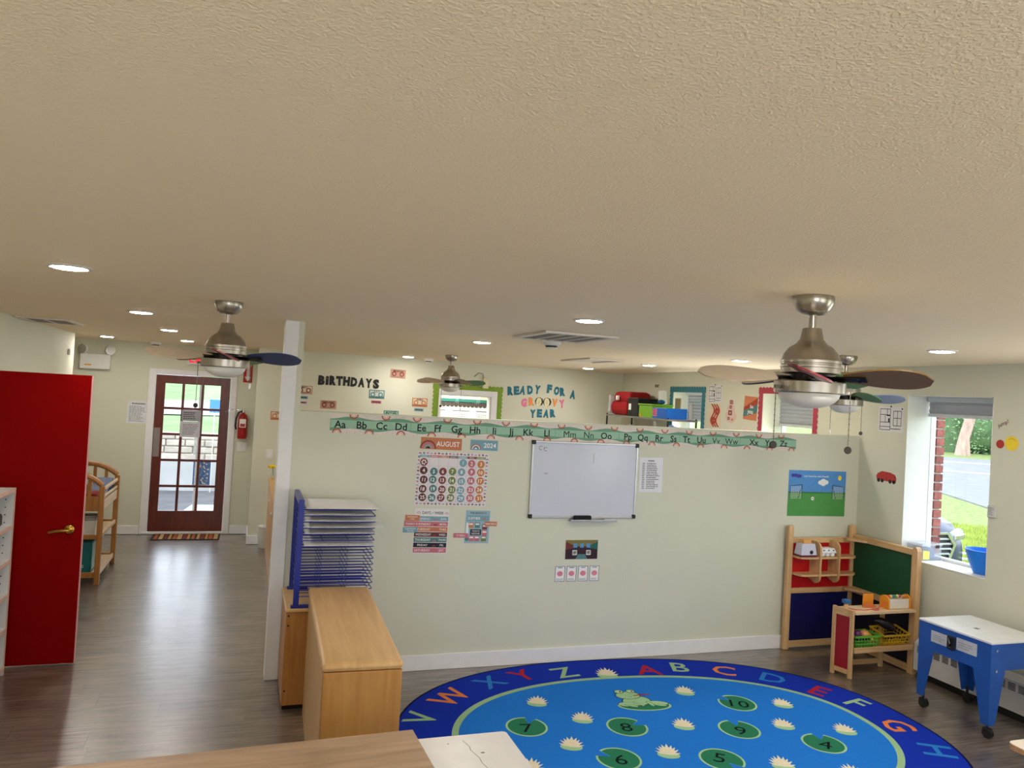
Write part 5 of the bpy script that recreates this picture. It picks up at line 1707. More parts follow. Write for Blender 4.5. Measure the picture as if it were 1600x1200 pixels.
t = thing('worn_cabinet', 'worn brown wooden cabinet top at the bottom edge closest to the camera', 'cabinet', (.651, 2.82, 0), .04)
MB(BR).box(-1.35, 0, -.42, 0, .728, .752, .004).build('top', oldw, parent=t)
for x in (-1.34, -.68, -.02):
    MB(BR).box(x, x + .02, -.415, -.012, 0, .7275).build('side_panel', oldw, parent=t)
MB(BR).box(-1.34, 0, -.0115, -.003, 0.0, .7275).build('back_panel', oldw, parent=t)
for z in (.06, .38):
    for x in (-1.3195, -.6595):
        MB(BR).box(x, x + .639, -.41, -.012, z, z + .018).build('shelf', oldw, parent=t)
whl = M('worn_white_laminate', (226, 224, 222), .3, var=.05, scale=9, spec=.5)
t = thing('white_table', 'small white laminate table with a cracked top beside the brown cabinet', 'table', (.9, 2.8, 0))
def rrect(x0, x1, y0, y1, r, n=6):
    out = []
    for cx, cy, a in ((x1 - r, y1 - r, 0), (x0 + r, y1 - r, 1), (x0 + r, y0 + r, 2), (x1 - r, y0 + r, 3)):
        for k in range(n + 1):
            q = (a + k / n) * PI / 2
            out.append((cx + r * math.cos(q), cy + r * math.sin(q)))
    return out
MB().prism(rrect(.69, 1.105, 2.5, 3.068, .018), .572, .6).build('top', whl, parent=t)
for x in (.71, 1.05):
    for y in (2.53, 3.0):
        MB().box(x, x + .035, y, y + .035, 0, .5715, .004).build('leg', whl, parent=t)
MB().box(.745, 1.05, 3.005, 3.02, .5, .5715).box(.745, 1.05, 2.54, 2.555, .5, .5715).build('apron', whl, parent=t)
m = MB()
pts = [(.905, 3.02), (.918, 2.96), (.914, 2.93), (.93, 2.86), (.928, 2.82), (.942, 2.75)]
m.add([(x - .0013, y, .6003) for x, y in pts] + [(x + .0013, y, .6003) for x, y in pts], [(i, i + 6, i + 7, i + 1) for i in range(5)])
m.disc(.955, 2.9, .009, .6003, 8, ry=.006); m.disc(.84, 3.0, .004, .6003, 6)
m.build('crack_marks', greyink, parent=t)
crm = M('cream_laminate', (232, 218, 202), .4, var=.03)
beech = wood('beech_edge', (176, 130, 84), (206, 164, 116), 'x', 3)
t = thing('low_play_table', 'cream topped low play table corner near the blue water table', 'table', (3.85, 2.5, 0))
MB().prism(rrect(3.50, 4.3, 2.0, 2.705, .04), .474, .4795).build('underside', beech, parent=t)
MB().prism(rrect(3.50, 4.3, 2.0, 2.705, .04), .48, .497).build('edge_band', beech, parent=t)
MB().prism(rrect(3.502, 4.298, 2.002, 2.703, .038), .4975, .5).build('top', crm, parent=t)
for x in (3.56, 4.2):
    for y in (2.06, 2.6):
        MB().box(x, x + .04, y, y + .04, 0, .4735, .006).build('leg', beech, parent=t)
t = thing('child_stool', 'small wooden stool tucked by the cream play table', 'stool', (3.56, 2.86 - .5, 0))
MB().prism(rrect(3.345, 3.475, 2.2, 2.51, .03), .385, .405).build('seat', crm, parent=t)
for x in (3.355, 3.44):
    for y in (2.22, 2.46):
        MB().box(x, x + .025, y, y + .025, 0, .3845, .004).build('leg', beech, parent=t)

# ------------------------------------------------------------------ blue drying rack
rackm = M('blue_enamel', (22, 40, 140), .3, var=.06, spec=.5)
t = thing('drying_rack', 'tall blue wire drying rack standing on the low maple cabinet', 'drying rack', (.36, 5.17, .6285))
for y in (4.935, 5.40):
    MB().box(.338, .372, y - .016, y + .016, .6442, 1.295, .003).build('upright', rackm, parent=t)
    MB().box(.325, .46, y - .018, y + .018, .6285, .6440, .003).build('foot', rackm, parent=t)
MB().box(.338, .372, 4.9515, 5.3835, 1.262, 1.295, .003).build('top_bar', rackm, parent=t)
def rackshelf(z):
    m = MB()
    r = .0032
    m.tube([(.373, 4.945, z), (.81, 4.945, z), (.82, 4.955, z), (.82, 5.38, z), (.81, 5.39, z), (.373, 5.39, z)], r, 5)
    for k in range(1, 5):
        y = 4.945 + .445 * k / 5
        m.tube([(.36, y, z), (.82, y, z)], r * .8, 4)
    for x in (.5, .66):
        m.tube([(x, 4.945, z - .004), (x, 5.39, z - .004)], r * .8, 4)
    m.tube([(.36, 4.952, z), (.36, 5.383, z)], r, 4)
    return m
base_shelf = None
for k in range(15):
    z = 1.232 - k * .0385
    if base_shelf is None:
        z0_ = z
        base_shelf = rackshelf(z).build('wire_shelf', rackm, parent=t)
    else:
        o = base_shelf.copy(); COL.objects.link(o); o.location = (0, 0, z - z0_)
for k, (lab, droop, dx, sy) in {0: ('topmost white sheet on the blue drying rack', .01, 0, 0), 1: ('white sheet on the second rack level from the top', .004, -.03, 0), 2: ('white sheet on the third rack level from the top', .012, 0, 0),
                     3: ('white sheet sticking out farthest, on the fourth rack level', .018, .04, .01), 4: ('white sheet on the fifth rack level from the top', .004, -.01, 0), 6: ('lowest white sheet lying on the drying rack', .006, -.01, 0)}.items():
    z = 1.232 - k * .0385 + .0062
    x0, x1 = .386, .835 + dx
    y0, y1 = 4.93 - sy, 5.37
    n = 10
    vs = []
    for j in (0, 1):
        for i in range(n + 1):
            s = i / n
            zz = z + (0 if s < .9 else -(s - .9) * droop * 8 * .5)
            zz = z + .003 * math.sin(s * 5 + k) * .3 + .001
            for y in (y0, y1):
                vs.append((x0 + (x1 - x0) * s, y, zz + j * .0012))
    N = 2 * (n + 1)
    fs = []
    for i in range(n):
        a = 2 * i
        fs += [(a, a + 1, a + 3, a + 2), (N + a, N + a + 2, N + a + 3, N + a + 1), (a, a + 2, N + a + 2, N + a), (a + 1, N + a + 1, N + a + 3, a + 3)]
    fs += [(0, N, N + 1, 1), (2 * n, 2 * n + 1, N + 2 * n + 1, N + 2 * n)]
    MB().add(vs, fs).build('paper_sheet', paper, loc=(.6, 5.15, z), label=lab, cat='paper', group='sheets on the drying rack')

# ------------------------------------------------------------------ play kitchen in the corner
pine = wood('pale_beech_frame', (196, 154, 104), (222, 184, 136), 'z', 3.0, rough=.42)
pineh = wood('pale_beech_rail', (196, 154, 104), (222, 184, 136), 'x', 3.0, rough=.42)
piney = wood('pale_beech_rail_deep', (196, 154, 104), (222, 184, 136), 'y', 3.0, rough=.42)
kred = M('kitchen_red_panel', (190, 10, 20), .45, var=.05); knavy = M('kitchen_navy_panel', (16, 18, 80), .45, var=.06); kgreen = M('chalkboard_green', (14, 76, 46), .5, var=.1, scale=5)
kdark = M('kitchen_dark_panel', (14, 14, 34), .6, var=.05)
t = thing('play_kitchen', 'wooden play kitchen with red, navy and green panels in the corner', 'play kitchen', (4.75, 5.1, 0))
ky0, ky1 = 5.40, 5.445
for x in (4.39, 5.05):
    MB().box(x, x + .054, ky0, ky1, 0, 1.05, .012).build('post', pine, parent=t)
for z0, z1 in ((.9, .945), (.475, .52), (.02, .075)):
    MB().box(4.4445, 5.0495, ky0 + .006, ky1 - .006, z0, z1, .004).build('rail', pineh, parent=t)
MB().box(4.4445, 5.0495, 5.418, 5.428, .5205, .8995).build('back_panel', kred, parent=t, label='red back panel')
MB().box(4.4445, 5.0495, 5.418, 5.428, .0755, .4745).build('back_panel', knavy, parent=t, label='navy lower panel')
def rshelf(z):
    MB().prism([(4.446, 5.417), (5.048, 5.417), (5.048, 5.34), (5.0, 5.30), (4.50, 5.30), (4.46, 5.315), (4.446, 5.35)], z - .016, z).build('shelf', pineh, parent=t)
rshelf(.80); rshelf(.655)
Tdv = frame((0, 0, 0), (0, -1, 0), (0, 0, 1))
for x in (4.635, 4.83):
    pr = []
    for k in range(7):
        q = k / 6 * PI / 2
        pr.append((-5.417 + .13 - .06 + .06 * math.sin(q), .925 - .06 + .06 * math.cos(q)))
    for k in range(7):
        q = k / 6 * PI / 2
        pr.append((-5.417 + .13 - .06 + .06 * math.cos(q), .575 + .06 - .06 * math.sin(q)))
    pr = [(-5.417, .925)] + pr + [(-5.417, .6)]
    MB(frame((x, 0, 0), (0, -1, 0), (0, 0, 1))).prism(pr, -.008, .008).build('divider', pine, parent=t)
# right hand panel along the wall
px0, px1 = 5.062, 5.108
pr = [(4.712, 0), (4.766, 0), (4.766, .965), (4.755, .985), (4.735, .995), (4.72, .985), (4.712, .965)]
MB(frame((px0, 0, 0), (0, 1, 0), (0, 0, 1))).prism(pr, 0, px1 - px0).build('post', pine, parent=t)
for z0, z1 in ((.925, .975), (.475, .525), (.01, .065)):
    MB().box(px0 + .004, px1 - .004, 4.7665, 5.3995, z0, z1, .004).build('rail', piney, parent=t)
MB().box(5.082, 5.092, 4.7665, 5.3995, .5255, .9245).build('chalkboard', kgreen, parent=t, label='dark green chalkboard panel')
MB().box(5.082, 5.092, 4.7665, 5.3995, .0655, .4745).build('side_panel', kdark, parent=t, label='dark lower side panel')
for z in (.948, .522):
    MB().prism([(5.049, 5.3995), (4.99, 5.3995), (4.972, 5.385), (4.97, 5.36), (4.985, 5.335), (5.03, 5.27), (5.05, 5.235), (5.0615, 5.23), (5.0615, 5.3995)], z - .02, z).build('corner_bracket', pineh, parent=t)
# counter with its framed end
A, B = Vector((4.419, 4.882, 0)), Vector((4.466, 4.71, 0))
d = (B - A); Ls = d.length; d.normalize()
TS = frame(A, d, (0, 0, 1))
MB(TS).box(0, .032, 0, .525, -.012, .012, .006).build('counter_post', pine, parent=t)
MB(TS).box(Ls - .032, Ls, 0, .525, -.012, .012, .006).build('counter_post', pine, parent=t)
MB(TS).box(.0325, Ls - .0325, .03, .065, -.01, .01, .003).box(.0325, Ls - .0325, .465, .522, -.01, .01, .003).build('counter_rail', piney, parent=t)
MB(TS).box(.0325, Ls - .0325, .0655, .4645, -.004, .004).build('end_panel', M('kitchen_crimson_panel', (156, 26, 40), .45, var=.05), parent=t, label='crimson end panel')
MB().prism([(4.432, 4.885), (4.4785, 4.703), (5.061, 4.70), (5.061, 4.905)], .490, .508).build('counter_top', M('pale_counter', (222, 196, 156), .4, var=.06, stretch=(1, 6, 1)), parent=t)
MB().prism([(4.436, 4.88), (4.4785, 4.72), (5.061, 4.72), (5.061, 4.90)], .212, .226).build('counter_shelf', pineh, parent=t)
MB().box(4.4805, 5.061, 4.704, 4.719, .196, .238, .004).build('front_rail', pineh, parent=t)
MB().box(4.93, 4.965, 4.908, 4.93, 0, .489, .004).build('back_post', pine, parent=t)
MB().box(4.45, 4.9295, 4.908, 4.925, .03, .07, .004).build('back_rail', pineh, parent=t)

# toys on the kitchen
t = thing('toy_toaster', 'toy toaster with bread slices on the upper kitchen shelf', 'toy toaster', (4.53, 5.355, .8005))
M0 = Matrix.Translation((4.53, 5.357, .8008))
toastw = M('pale_lilac_plastic', (206, 206, 224), .4, var=.02)
def frustum(m, a, b, z0, z1, ia, ib):
    vs = [(-a, -b, z0), (a, -b, z0), (a, b, z0), (-a, b, z0), (-a + ia, -b + ib, z1), (a - ia, -b + ib, z1), (a - ia, b - ib, z1), (-a + ia, b - ib, z1)]
    return m.add(vs, [(3, 2, 1, 0), (4, 5, 6, 7), (0, 1, 5, 4), (1, 2, 6, 5), (2, 3, 7, 6), (3, 0, 4, 7)])
MB(M0).box(-.082, .082, -.048, .048, 0, .016, .004).build('base', M('plum_plastic', (110, 30, 60), .4), parent=t)
frustum(MB(M0), .08, .046, .0165, .108, .014, .01).build('body', toastw, parent=t)
MB(M0 @ Matrix.Translation((.025, -.043, .04)) @ Matrix.Rotation(PI / 2, 4, 'X')).lathe([(.016, 0), (.016, .005), (.008, .009), (.001, .009)], 16).build('dial', black, parent=t)
for k in (-1, 1):
    MB(M0).box(-.038, .042, k * .014 - .006, k * .014 + .006, .1, .14, .005).build('bread_slice', M('toast_tan', (222, 170, 100), .8, var=.1), parent=t)
t = thing('egg_carton', 'white toy egg carton between the kitchen shelf dividers', 'egg carton', (4.735, 5.36, .8005))
M0 = Matrix.Translation((4.735, 5.36, .8006))
m = MB(M0)
for i in range(3):
    for j in range(2):
        m.lathe([(.014, 0), (.022, .006), (.024, .032)], 12, c=(-.05 + i * .05, -.026 + j * .05, 0))
m.build('cups', paper, parent=t)
MB(M0).box(-.078, .078, -.052, .052, .032, .037, .001).build('rim', paper, parent=t)
m = MB(M0)
frustum(m, .076, .05, .0375, .068, .01, .012)
lid = m.build('lid', paper, parent=t)
m = MB(M0)
for i in range(3):
    for z in (.015,):
        m.disc(-.05 + i * .05, z, .008, .0, 8, ) if False else None
    m.box(-.056 + i * .05, -.044 + i * .05, -.0485, -.044, .05, .058)
m.build('lid_slots', black, parent=lid)
blue_t = M('toy_blue', (38, 98, 160), .45)
woodt = M('toy_wood', (214, 176, 130), .5, var=.1)
t = thing('pull_toy', 'blue block toy with wooden peg and long red cord on the counter', 'toy', (4.55, 4.8, .5085))
MB().box(4.475, 4.53, 4.815, 4.86, .545, .575, .006).build('block', blue_t, parent=t)
MB().lathe([(.018, 0), (.018, .02), (.012, .025), (.012, .0365)], 14, c=(4.5, 4.836, .5083)).build('peg', woodt, parent=t)
MB().tube([(4.505, 4.82, .5115), (4.54, 4.77, .5115), (4.60, 4.752, .5115), (4.66, 4.76, .5115), (4.72, 4.775, .5115), (4.745, 4.755, .5115), (4.72, 4.73, .5115), (4.68, 4.735, .5115), (4.68, 4.76, .513), (4.74, 4.765, .515), (4.79, 4.765, .535), (4.815, 4.763, .565)], .0028, 6).build('cord', M('red_cord', (206, 50, 64), .6), parent=t)
orm = M('toy_orange', (228, 146, 44), .45)
t = thing('toy_activity_drum', 'orange and white wooden toy with beads on the kitchen counter', 'toy', (4.93, 4.78, .5085))
def endpl(x):
    pr = [(-.045, 0), (.045, 0)] + [(.045 * math.cos(k * PI / 10), .06 + .045 * math.sin(k * PI / 10)) for k in range(11)]
    MB(frame((x, 4.785, .5085), (0, 1, 0), (0, 0, 1))).prism(pr, -.007, .007).build('end_plate', orm, parent=t)
endpl(4.83); endpl(5.045)
MB().box(4.838, 5.037, 4.748, 4.755, .512, .585).build('front_board', M('toy_white_board', (230, 220, 208), .5), parent=t)
MB().box(4.838, 5.037, 4.815, 4.822, .512, .585).build('back_board', M('toy_white_board', (230, 220, 208), .5), parent=t)
MB().tube([(4.838, 4.785, .6), (5.037, 4.785, .6)], .004, 6).build('bead_rod', woodt, parent=t)
for i, c in enumerate(((214, 70, 60), (240, 210, 70), (60, 120, 180), (90, 160, 80), (240, 220, 120), (150, 50, 90))):
    MB().ball((4.865 + i * .022, 4.785, .6), .011, .013, .013, 10, 6).build('bead', M('bead_%d_%d_%d' % c, c, .4), parent=t)
MB().box(4.70, 4.80, 4.868, 4.882, .5085, .6, .004).build('toy_board', orm, loc=(4.75, 4.875, .5085), label='plain orange toy board standing at the back of the counter', cat='toy')
MB().prism([(4.655, 4.825), (4.76, 4.80), (4.755, 4.85), (4.68, 4.86)], .5085, .53).build('toy_wedge', M('toy_terracotta', (204, 110, 60), .5), loc=(4.7, 4.84, .5085), label='flat terracotta wedge toy lying by the red cord', cat='toy')
def basket(name, lab, x0, x1, y0, y1, z, h, mt, tilt=0.0):
    c = ((x0 + x1) / 2, y0, z)
    Mx = Matrix.Translation(c) @ Matrix.Rotation(tilt, 4, 'X')
    a, L = (x1 - x0) / 2, y1 - y0
    t = thing(name, lab, 'basket', c)
    MB(Mx).box(-a + .01, a - .01, .01, L - .01, 0, .004).build('floor_plate', mt, parent=t)
    m = MB(Mx)
    for (s0, s1) in (((-a, 0), (a, 0)), ((a, 0), (a, L)), ((a, L), (-a, L)), ((-a, L), (-a, 0))):
        dx, dy = s1[0] - s0[0], s1[1] - s0[1]
        n = max(4, int(math.hypot(dx, dy) / .028))
        for i in range(n + 1):
            p = (s0[0] + dx * i / n, s0[1] + dy * i / n)
            q = (p[0] * .93, L / 2 + (p[1] - L / 2) * .93)
            m.tube([(q[0], q[1], .002), (p[0], p[1], h)], .003, 4)
        for zz in (.03, .055):
            k = .93 + .07 * zz / h
            m.tube([(s0[0] * k, L / 2 + (s0[1] - L / 2) * k, zz), (s1[0] * k, L / 2 + (s1[1] - L / 2) * k, zz)], .003, 4)
    m.build('lattice', mt, parent=t, kind='stuff')
    m = MB(Mx)
    m.ring([(-a - .006, -.006), (a + .006, -.006), (a + .006, L + .006), (-a - .006, L + .006)], [(-a + .004, .004), (a - .004, .004), (a - .004, L - .004), (-a + .004, L - .004)], h - .004, h + .008)
    m.build('rim', mt, parent=t)
    return Mx
ge = M('basket_green', (96, 176, 60), .45); ye = M('basket_yellow', (206, 164, 36), .45)
Mg = basket('green_basket', 'green plastic basket of play food on the kitchen shelf', 4.505, 4.745, 4.725, 4.885, .2266, .085, ge)
My = basket('yellow_basket', 'yellow plastic basket of dark play food on the kitchen shelf', 4.775, 5.03, 4.735, 4.885, .2266, .085, ye, .22)
def food(nm, lab, c, r, mt, rz=None, ry=None):
    MB().ball(c, r, ry or r, rz or r, 14, 9).build(nm, mt, loc=c, label=lab, cat='play food', group='play food in the baskets')
food('play_plum', 'purple play plum in the green basket', (4.55, 4.762, .325), .034, M('plum_purple', (96, 36, 96), .3))
food('play_peach', 'peach coloured play fruit in the green basket', (4.622, 4.765, .322), .033, M('peach_orange', (226, 152, 96), .4))
food('play_tomato', 'red orange play tomato at the back of the green basket', (4.56, 4.845, .274), .03, M('tomato_red', (170, 60, 40), .4))
m = MB()
for i in range(22):
    a = random.random() * 6.28; r = random.uniform(.0, .035)
    m.ball((4.645 + r * math.cos(a), 4.835 + r * .8 * math.sin(a), .265 + random.uniform(0, .055)), .018, .018, .010, 7, 5)
m.build('play_lettuce', M('lettuce_green', (60, 130, 50), .6, var=.3), loc=(4.645, 4.835, .25), label='green play lettuce at the back of the green basket', cat='play food', group='play food in the baskets')
m = MB().tube([(4.70, 4.75, .262), (4.708, 4.785, .29), (4.712, 4.83, .32)], [.006, .014, .006], 8)
m.build('play_banana', M('banana_yellow', (226, 190, 60), .4), loc=(4.7, 4.79, .28), label='small yellow play banana at the end of the green basket', cat='play food', group='play food in the baskets')
dkm = M('eggplant_black', (28, 22, 34), .25)
m = MB().tube([(4.80, 4.86, .395), (4.83, 4.85, .395), (4.88, 4.825, .375), (4.93, 4.80, .345), (4.95, 4.79, .335)], [.012, .03, .038, .03, .008], 14)
m.build('play_eggplant', dkm, loc=(4.88, 4.83, .3), label='glossy black play eggplant on top of the yellow basket', cat='play food', group='play food in the baskets')
m = MB().tube([(4.85, 4.79, .285), (4.91, 4.79, .288), (4.96, 4.79, .288)], [.02, .026, .016], 12)
m.build('play_pan', dkm, loc=(4.93, 4.76, .26), label='black play vegetable lying low in the yellow basket', cat='play food', group='play food in the baskets')

# ------------------------------------------------------------------ heater under the windows
heatm = M('heater_white', (216, 214, 212), .4, var=.02)
t = thing('baseboard_heater', 'long white wall heater with slotted vents behind the blue table', 'heater', (5.1, 3.8, 0))
MB(frame((0, 4.69, 0), (1, 0, 0), (0, 0, 1))).prism([(5.046, .055), (5.137, .055), (5.137, .29), (5.085, .29), (5.05, .262)], 0, 1.78).build('casing', heatm, parent=t)
MB().box(5.07, 5.135, 2.93, 4.67, 0.0, .0545).build('plinth', black, parent=t)
m = MB(frame((5.046, 0, 0), (0, -1, 0), (0, 0, 1)))
y = 4.66
while y > 2.95:
    for k in range(5):
        m.rect(-y, -y + .055, .195 + k * .011, .201 + k * .011, .0006)
    y -= .076
Th = frame((5.046, 0, 0), (0, -1, 0), (0, 0, 1))
m.build('vent_slots', M('slot_dark', (44, 44, 46), .8), parent=t, kind='stuff')

# ------------------------------------------------------------------ blue water table
wtm = M('water_table_blue', (30, 84, 170), .45, var=.12, scale=6, spec=.4)
t = thing('water_table', 'blue play table on black casters with a white lid', 'table', (4.83, 3.92, 0))
X0, X1, Y0, Y1, ZT = 4.56, 5.03, 3.645, 4.2, .612
MB().box(X0 - .004, X1 + .004, Y0 - .004, Y1 + .004, ZT - .012, ZT + .002, .003).build('lid', M('white_lid', (226, 228, 232), .35, var=.05, scale=10), parent=t)
zA, zB = .415, .085
for (x, sgn, nm_) in ((X0, 1, 'side_apron'), (X1 - .006, 1, 'side_apron')):
    TT = frame((x, 0, 0), (0, 1, 0), (0, 0, 1))
    pr = [(Y0, ZT - .0125), (Y0, zB), (Y0 + .055, zB), (Y0 + .125, zA), (Y1 - .125, zA), (Y1 - .055, zB), (Y1, zB), (Y1, ZT - .0125)]
    MB(TT).prism(pr, 0, .006).build(nm_, wtm, parent=t)
for y in (Y0, Y1 - .006):
    pr = [(X0 + .0065, zB), (X0 + .055, zB), (X0 + .125, zA), (X0 + .125, zA + .015), (X1 - .125, zA + .015), (X1 - .125, zA), (X1 - .055, zB), (X1 - .0065, zB), (X1 - .0065, ZT - .0125), (X0 + .0065, ZT - .0125)]
    MB(frame((0, y + .006, 0), (1, 0, 0), (0, 0, 1))).prism(pr, 0, .006).build('end_apron', wtm, parent=t)
for x in (X0 + .14,):
    for z in (.56, .43):
        MB().cyl((X0 + .045, Y0 - .006, z), (X0 + .045, Y0 - .0002, z), .008, n=10).build('bolt', chrome, parent=t)
for x in (X0 + .03, X1 - .03):
    for y in (Y0 + .03, Y1 - .03):
        c = MB().cyl((x, y, zB + .03), (x, y, .058), .009, n=8).build('caster', black, parent=t)
        MB().cyl((x - .014, y - .006, .032), (x + .014, y - .006, .032), .0318, n=18).build('caster_wheel', black, parent=c)
        MB().box(x - .019, x + .019, y - .03, y + .024, .03, .066, .01).build('caster_hood', black, parent=c)
TW = frame((X0, 0, 0), (0, -1, 0), (0, 0, 1))
platem = M('worn_white_plate', (198, 200, 206), .5, var=.1, scale=20)
for (u0, u1, v0, v1) in ((-4.098, -3.965, .482, .558), (-3.898, -3.745, .49, .57)):
    o = MB(TW).box(u0, u1, v0, v1, .0005, .002).build('label_plate', platem, parent=t)
    MB(TW).lines(u0 + .015, u1 - .02, v1 - .02, v0 + .015, 3, .0026).build('lettering', M('faint_print', (150, 152, 160), .6), parent=o)
MB(TW).box(-3.962, -3.902, .476, .566, .0005, .018, .008).build('latch', black, parent=t)
MB(TW).tube([(-3.95, .55, .02), (-3.93, .52, .026), (-3.945, .495, .024), (-3.915, .49, .02)], .006, 6).build('latch_lever', M('dark_steel', (90, 92, 98), .35, .9), parent=t)
MB().box(4.74, 4.77, 3.9, 3.93, ZT + .0022, ZT + .003).build('lid_mark', greyink, parent=t)

# ------------------------------------------------------------------ deep window sill
SZ = SZ0 + .0085
t = thing('storage_box', 'clear plastic box with a yellow label on the deep window sill', 'storage box', (5.3, 4.855, SZ))
cp = plastic_clear('clear_box_plastic', (220, 228, 236), .2)
m = MB()
x0, x1, y0, y1 = 5.19, 5.395, 4.79, 4.94
for q in ((x0, x1, y0, y0 + .004, SZ, SZ + .115), (x0, x1, y1 - .004, y1, SZ, SZ + .115), (x0, x0 + .004, y0 + .004, y1 - .004, SZ, SZ + .115), (x1 - .004, x1, y0 + .004, y1 - .004, SZ, SZ + .115), (x0 + .004, x1 - .004, y0 + .004, y1 - .004, SZ + .0002, SZ + .004)):
    m.box(*q)
m.build('tub', cp, parent=t)
MB().box(x0 - .006, x1 + .006, y0 - .006, y1 + .006, SZ + .1155, SZ + .135, .005).build('lid', plastic_clear('clear_lid_plastic', (236, 240, 246), .35), parent=t)
MB().box(x1 - .07, x1 - .03, y0 - .010, y0 - .0062, SZ + .1, SZ + .125, .002).build('clip', black, parent=t)
MB().box(x0 + .09, x1 - .03, y0 + .03, y1 - .03, SZ + .005, SZ + .09, .01).build('contents', M('blue_grey_cloth', (120, 136, 176), .9), parent=t)
MB(frame((0, y0 - .0004, 0), (1, 0, 0), (0, 0, 1))).prism([(x0 + .01, SZ + .01), (x0 + .08, SZ + .01), (x0 + .08, SZ + .075), (x0 + .01, SZ + .085)], .0002, .001).build('yellow_label', M('yellow_label', (228, 222, 120), .7), parent=t)
t = MB(Matrix.Translation((5.295, 4.335, SZ))).lathe([(.001, .0002), (.055, .0002), (.062, .006), (.085, .06), (.108, .13), (.118, .172), (.124, .176), (.124, .18), (.117, .182), (.104, .132), (.08, .062), (.058, .012), (.001, .01)], 36).build('mixing_bowl', M('bright_blue_plastic', (40, 140, 252), .35, var=.03), loc=(5.295, 4.335, SZ), label='deep bright blue bowl on the window sill', cat='bowl')

# ------------------------------------------------------------------ wire shelf in the far corner
wsm = M('shelf_grey_metal', (150, 148, 146), .4, .7)
t = thing('wire_shelf_unit', 'metal shelving unit behind the partition in the far corner', 'shelf unit', (4.92, 8.85, 0))
sx0, sx1, sy0, sy1 = 4.71, 5.12, 8.03, 9.69
for x in (sx0 + .012, sx1 - .012):
    for y in (sy0 + .012, sy1 - .012):
        MB().cyl((x, y, 0), (x, y, 1.86), .0115, n=10).build('leg', black, parent=t)
for z in (1.845, 1.66, 1.2, .7, .2):
    m = MB()
    m.box(sx0, sx0 + .012, sy0, sy1, z - .022, z); m.box(sx1 - .012, sx1, sy0, sy1, z - .022, z); m.box(sx0 + .012, sx1 - .012, sy0, sy0 + .012, z - .022, z); m.box(sx0 + .012, sx1 - .012, sy1 - .012, sy1, z - .022, z)
    sh = m.build('shelf_frame', wsm, parent=t)
    m = MB()
    for k in range(1, 32):
        y = sy0 + (sy1 - sy0) * k / 32
        m.tube([(sx0 + .01, y, z - .004), (sx1 - .01, y, z - .004)], .003, 4)
    m.build('shelf_wires', wsm, parent=sh, kind='stuff')
zs = 1.8455
rbm = M('red_bag_fabric', (150, 14, 20), .8, var=.12, bump=.3, bscale=20)
t = thing('red_bag', 'large soft red bag at the end of the wire shelf', 'bag', (4.92, 9.4, zs))
m = MB()
m.box(4.74, 5.1, 9.17, 9.66, zs, zs + .20, .07)
m.build('body', rbm, parent=t)
MB().box(4.76, 5.1, 9.12, 9.6, zs + .17, zs + .32, .06).build('flap', rbm, parent=t)
MB().box(4.70, 4.737, 9.36, 9.40, zs + .2, zs + .26, .004).build('white_tag', white, parent=t)
MB().box(4.74, 4.9, 9.665, 9.71, zs + .02, zs + .27, .02).build('grey_cloth', M('pale_grey_cloth', (190, 186, 180), .9, bump=.3), loc=(4.82, 9.69, zs), label='folded pale grey cloth beside the red bag', cat='cloth')
t = thing('black_crate', 'black storage crate with a white label on the wire shelf', 'crate', (4.9, 8.98, zs))
m = MB().box(4.73, 5.08, 8.82, 9.10, zs, zs + .22, .01)
m.build('body', black, parent=t)
MB().box(4.722, 5.088, 8.81, 9.105, zs + .2205, zs + .24, .006).build('lid', M('charcoal_plastic', (44, 42, 42), .4), parent=t)
MB(frame((4.7298, 0, 0), (0, -1, 0), (0, 0, 1))).rect(-9.07, -9.0, zs + .08, zs + .16, .0006).build('label', white, parent=t)
t = thing('green_tub', 'lime green tub on the wire shelf next to the blue bin', 'tub', (4.88, 8.6, zs))
lg = M('lime_plastic', (128, 190, 40), .4)
m = MB()
m.box(4.73, 5.02, 8.45, 8.79, zs, zs + .15, .012); m.box(4.72, 5.03, 8.44, 8.80, zs + .151, zs + .17, .006)
m.build('body', lg, parent=t)
MB().box(4.722, 4.7295, 8.70, 8.76, zs + .005, zs + .045, .003).build('yellow_tag', ye, parent=t)
t = thing('blue_bin', 'bright blue bin with a pink label on the wire shelf', 'bin', (4.86, 8.22, zs))
MB().box(4.715, 5.0, 8.07, 8.42, zs, zs + .13, .01).build('body', M('bin_blue_plastic', (12, 104, 206), .4), parent=t)
o = MB(frame((4.7148, 0, 0), (0, -1, 0), (0, 0, 1))).rect(-8.41, -8.30, zs + .025, zs + .115, .0006).build('pink_label', M('pink_label', (244, 130, 180), .7), parent=t)
MB(frame((4.7148, 0, 0), (0, -1, 0), (0, 0, 1))).lines(-8.4, -8.31, zs + .105, zs + .035, 4, .0012).build('lettering', P_maroon, parent=o)
for (x, y, lab, tl_) in ((5.0, 8.66, 'white paper roll leaning on the green tub', .25),):
    MB(Matrix.Translation((x, y, zs + .171)) @ Matrix.Rotation(-.2, 4, 'X')).lathe([(.055, 0.01), (.055, .17), (.02, .17), (.02, .1), (.001, .1)], 20).build('paper_roll', white, loc=(x, y, zs + .17), label=lab, cat='paper roll')
MB().box(5.09, 5.105, 8.4, 8.52, zs, zs + .26, .002).build('cardboard_panel', M('brown_cardboard', (150, 132, 100), .9), loc=(5.1, 8.46, zs), label='brown cardboard panel standing behind the green tub', cat='cardboard')
MB().ball((4.9, 8.53, zs + .2), .045, .05, .03, 12, 8).build('blue_pouch', M('blue_pouch_fabric', (30, 90, 140), .8), loc=(4.9, 8.53, zs + .17), label='small blue pouch lying on the green tub', cat='pouch')
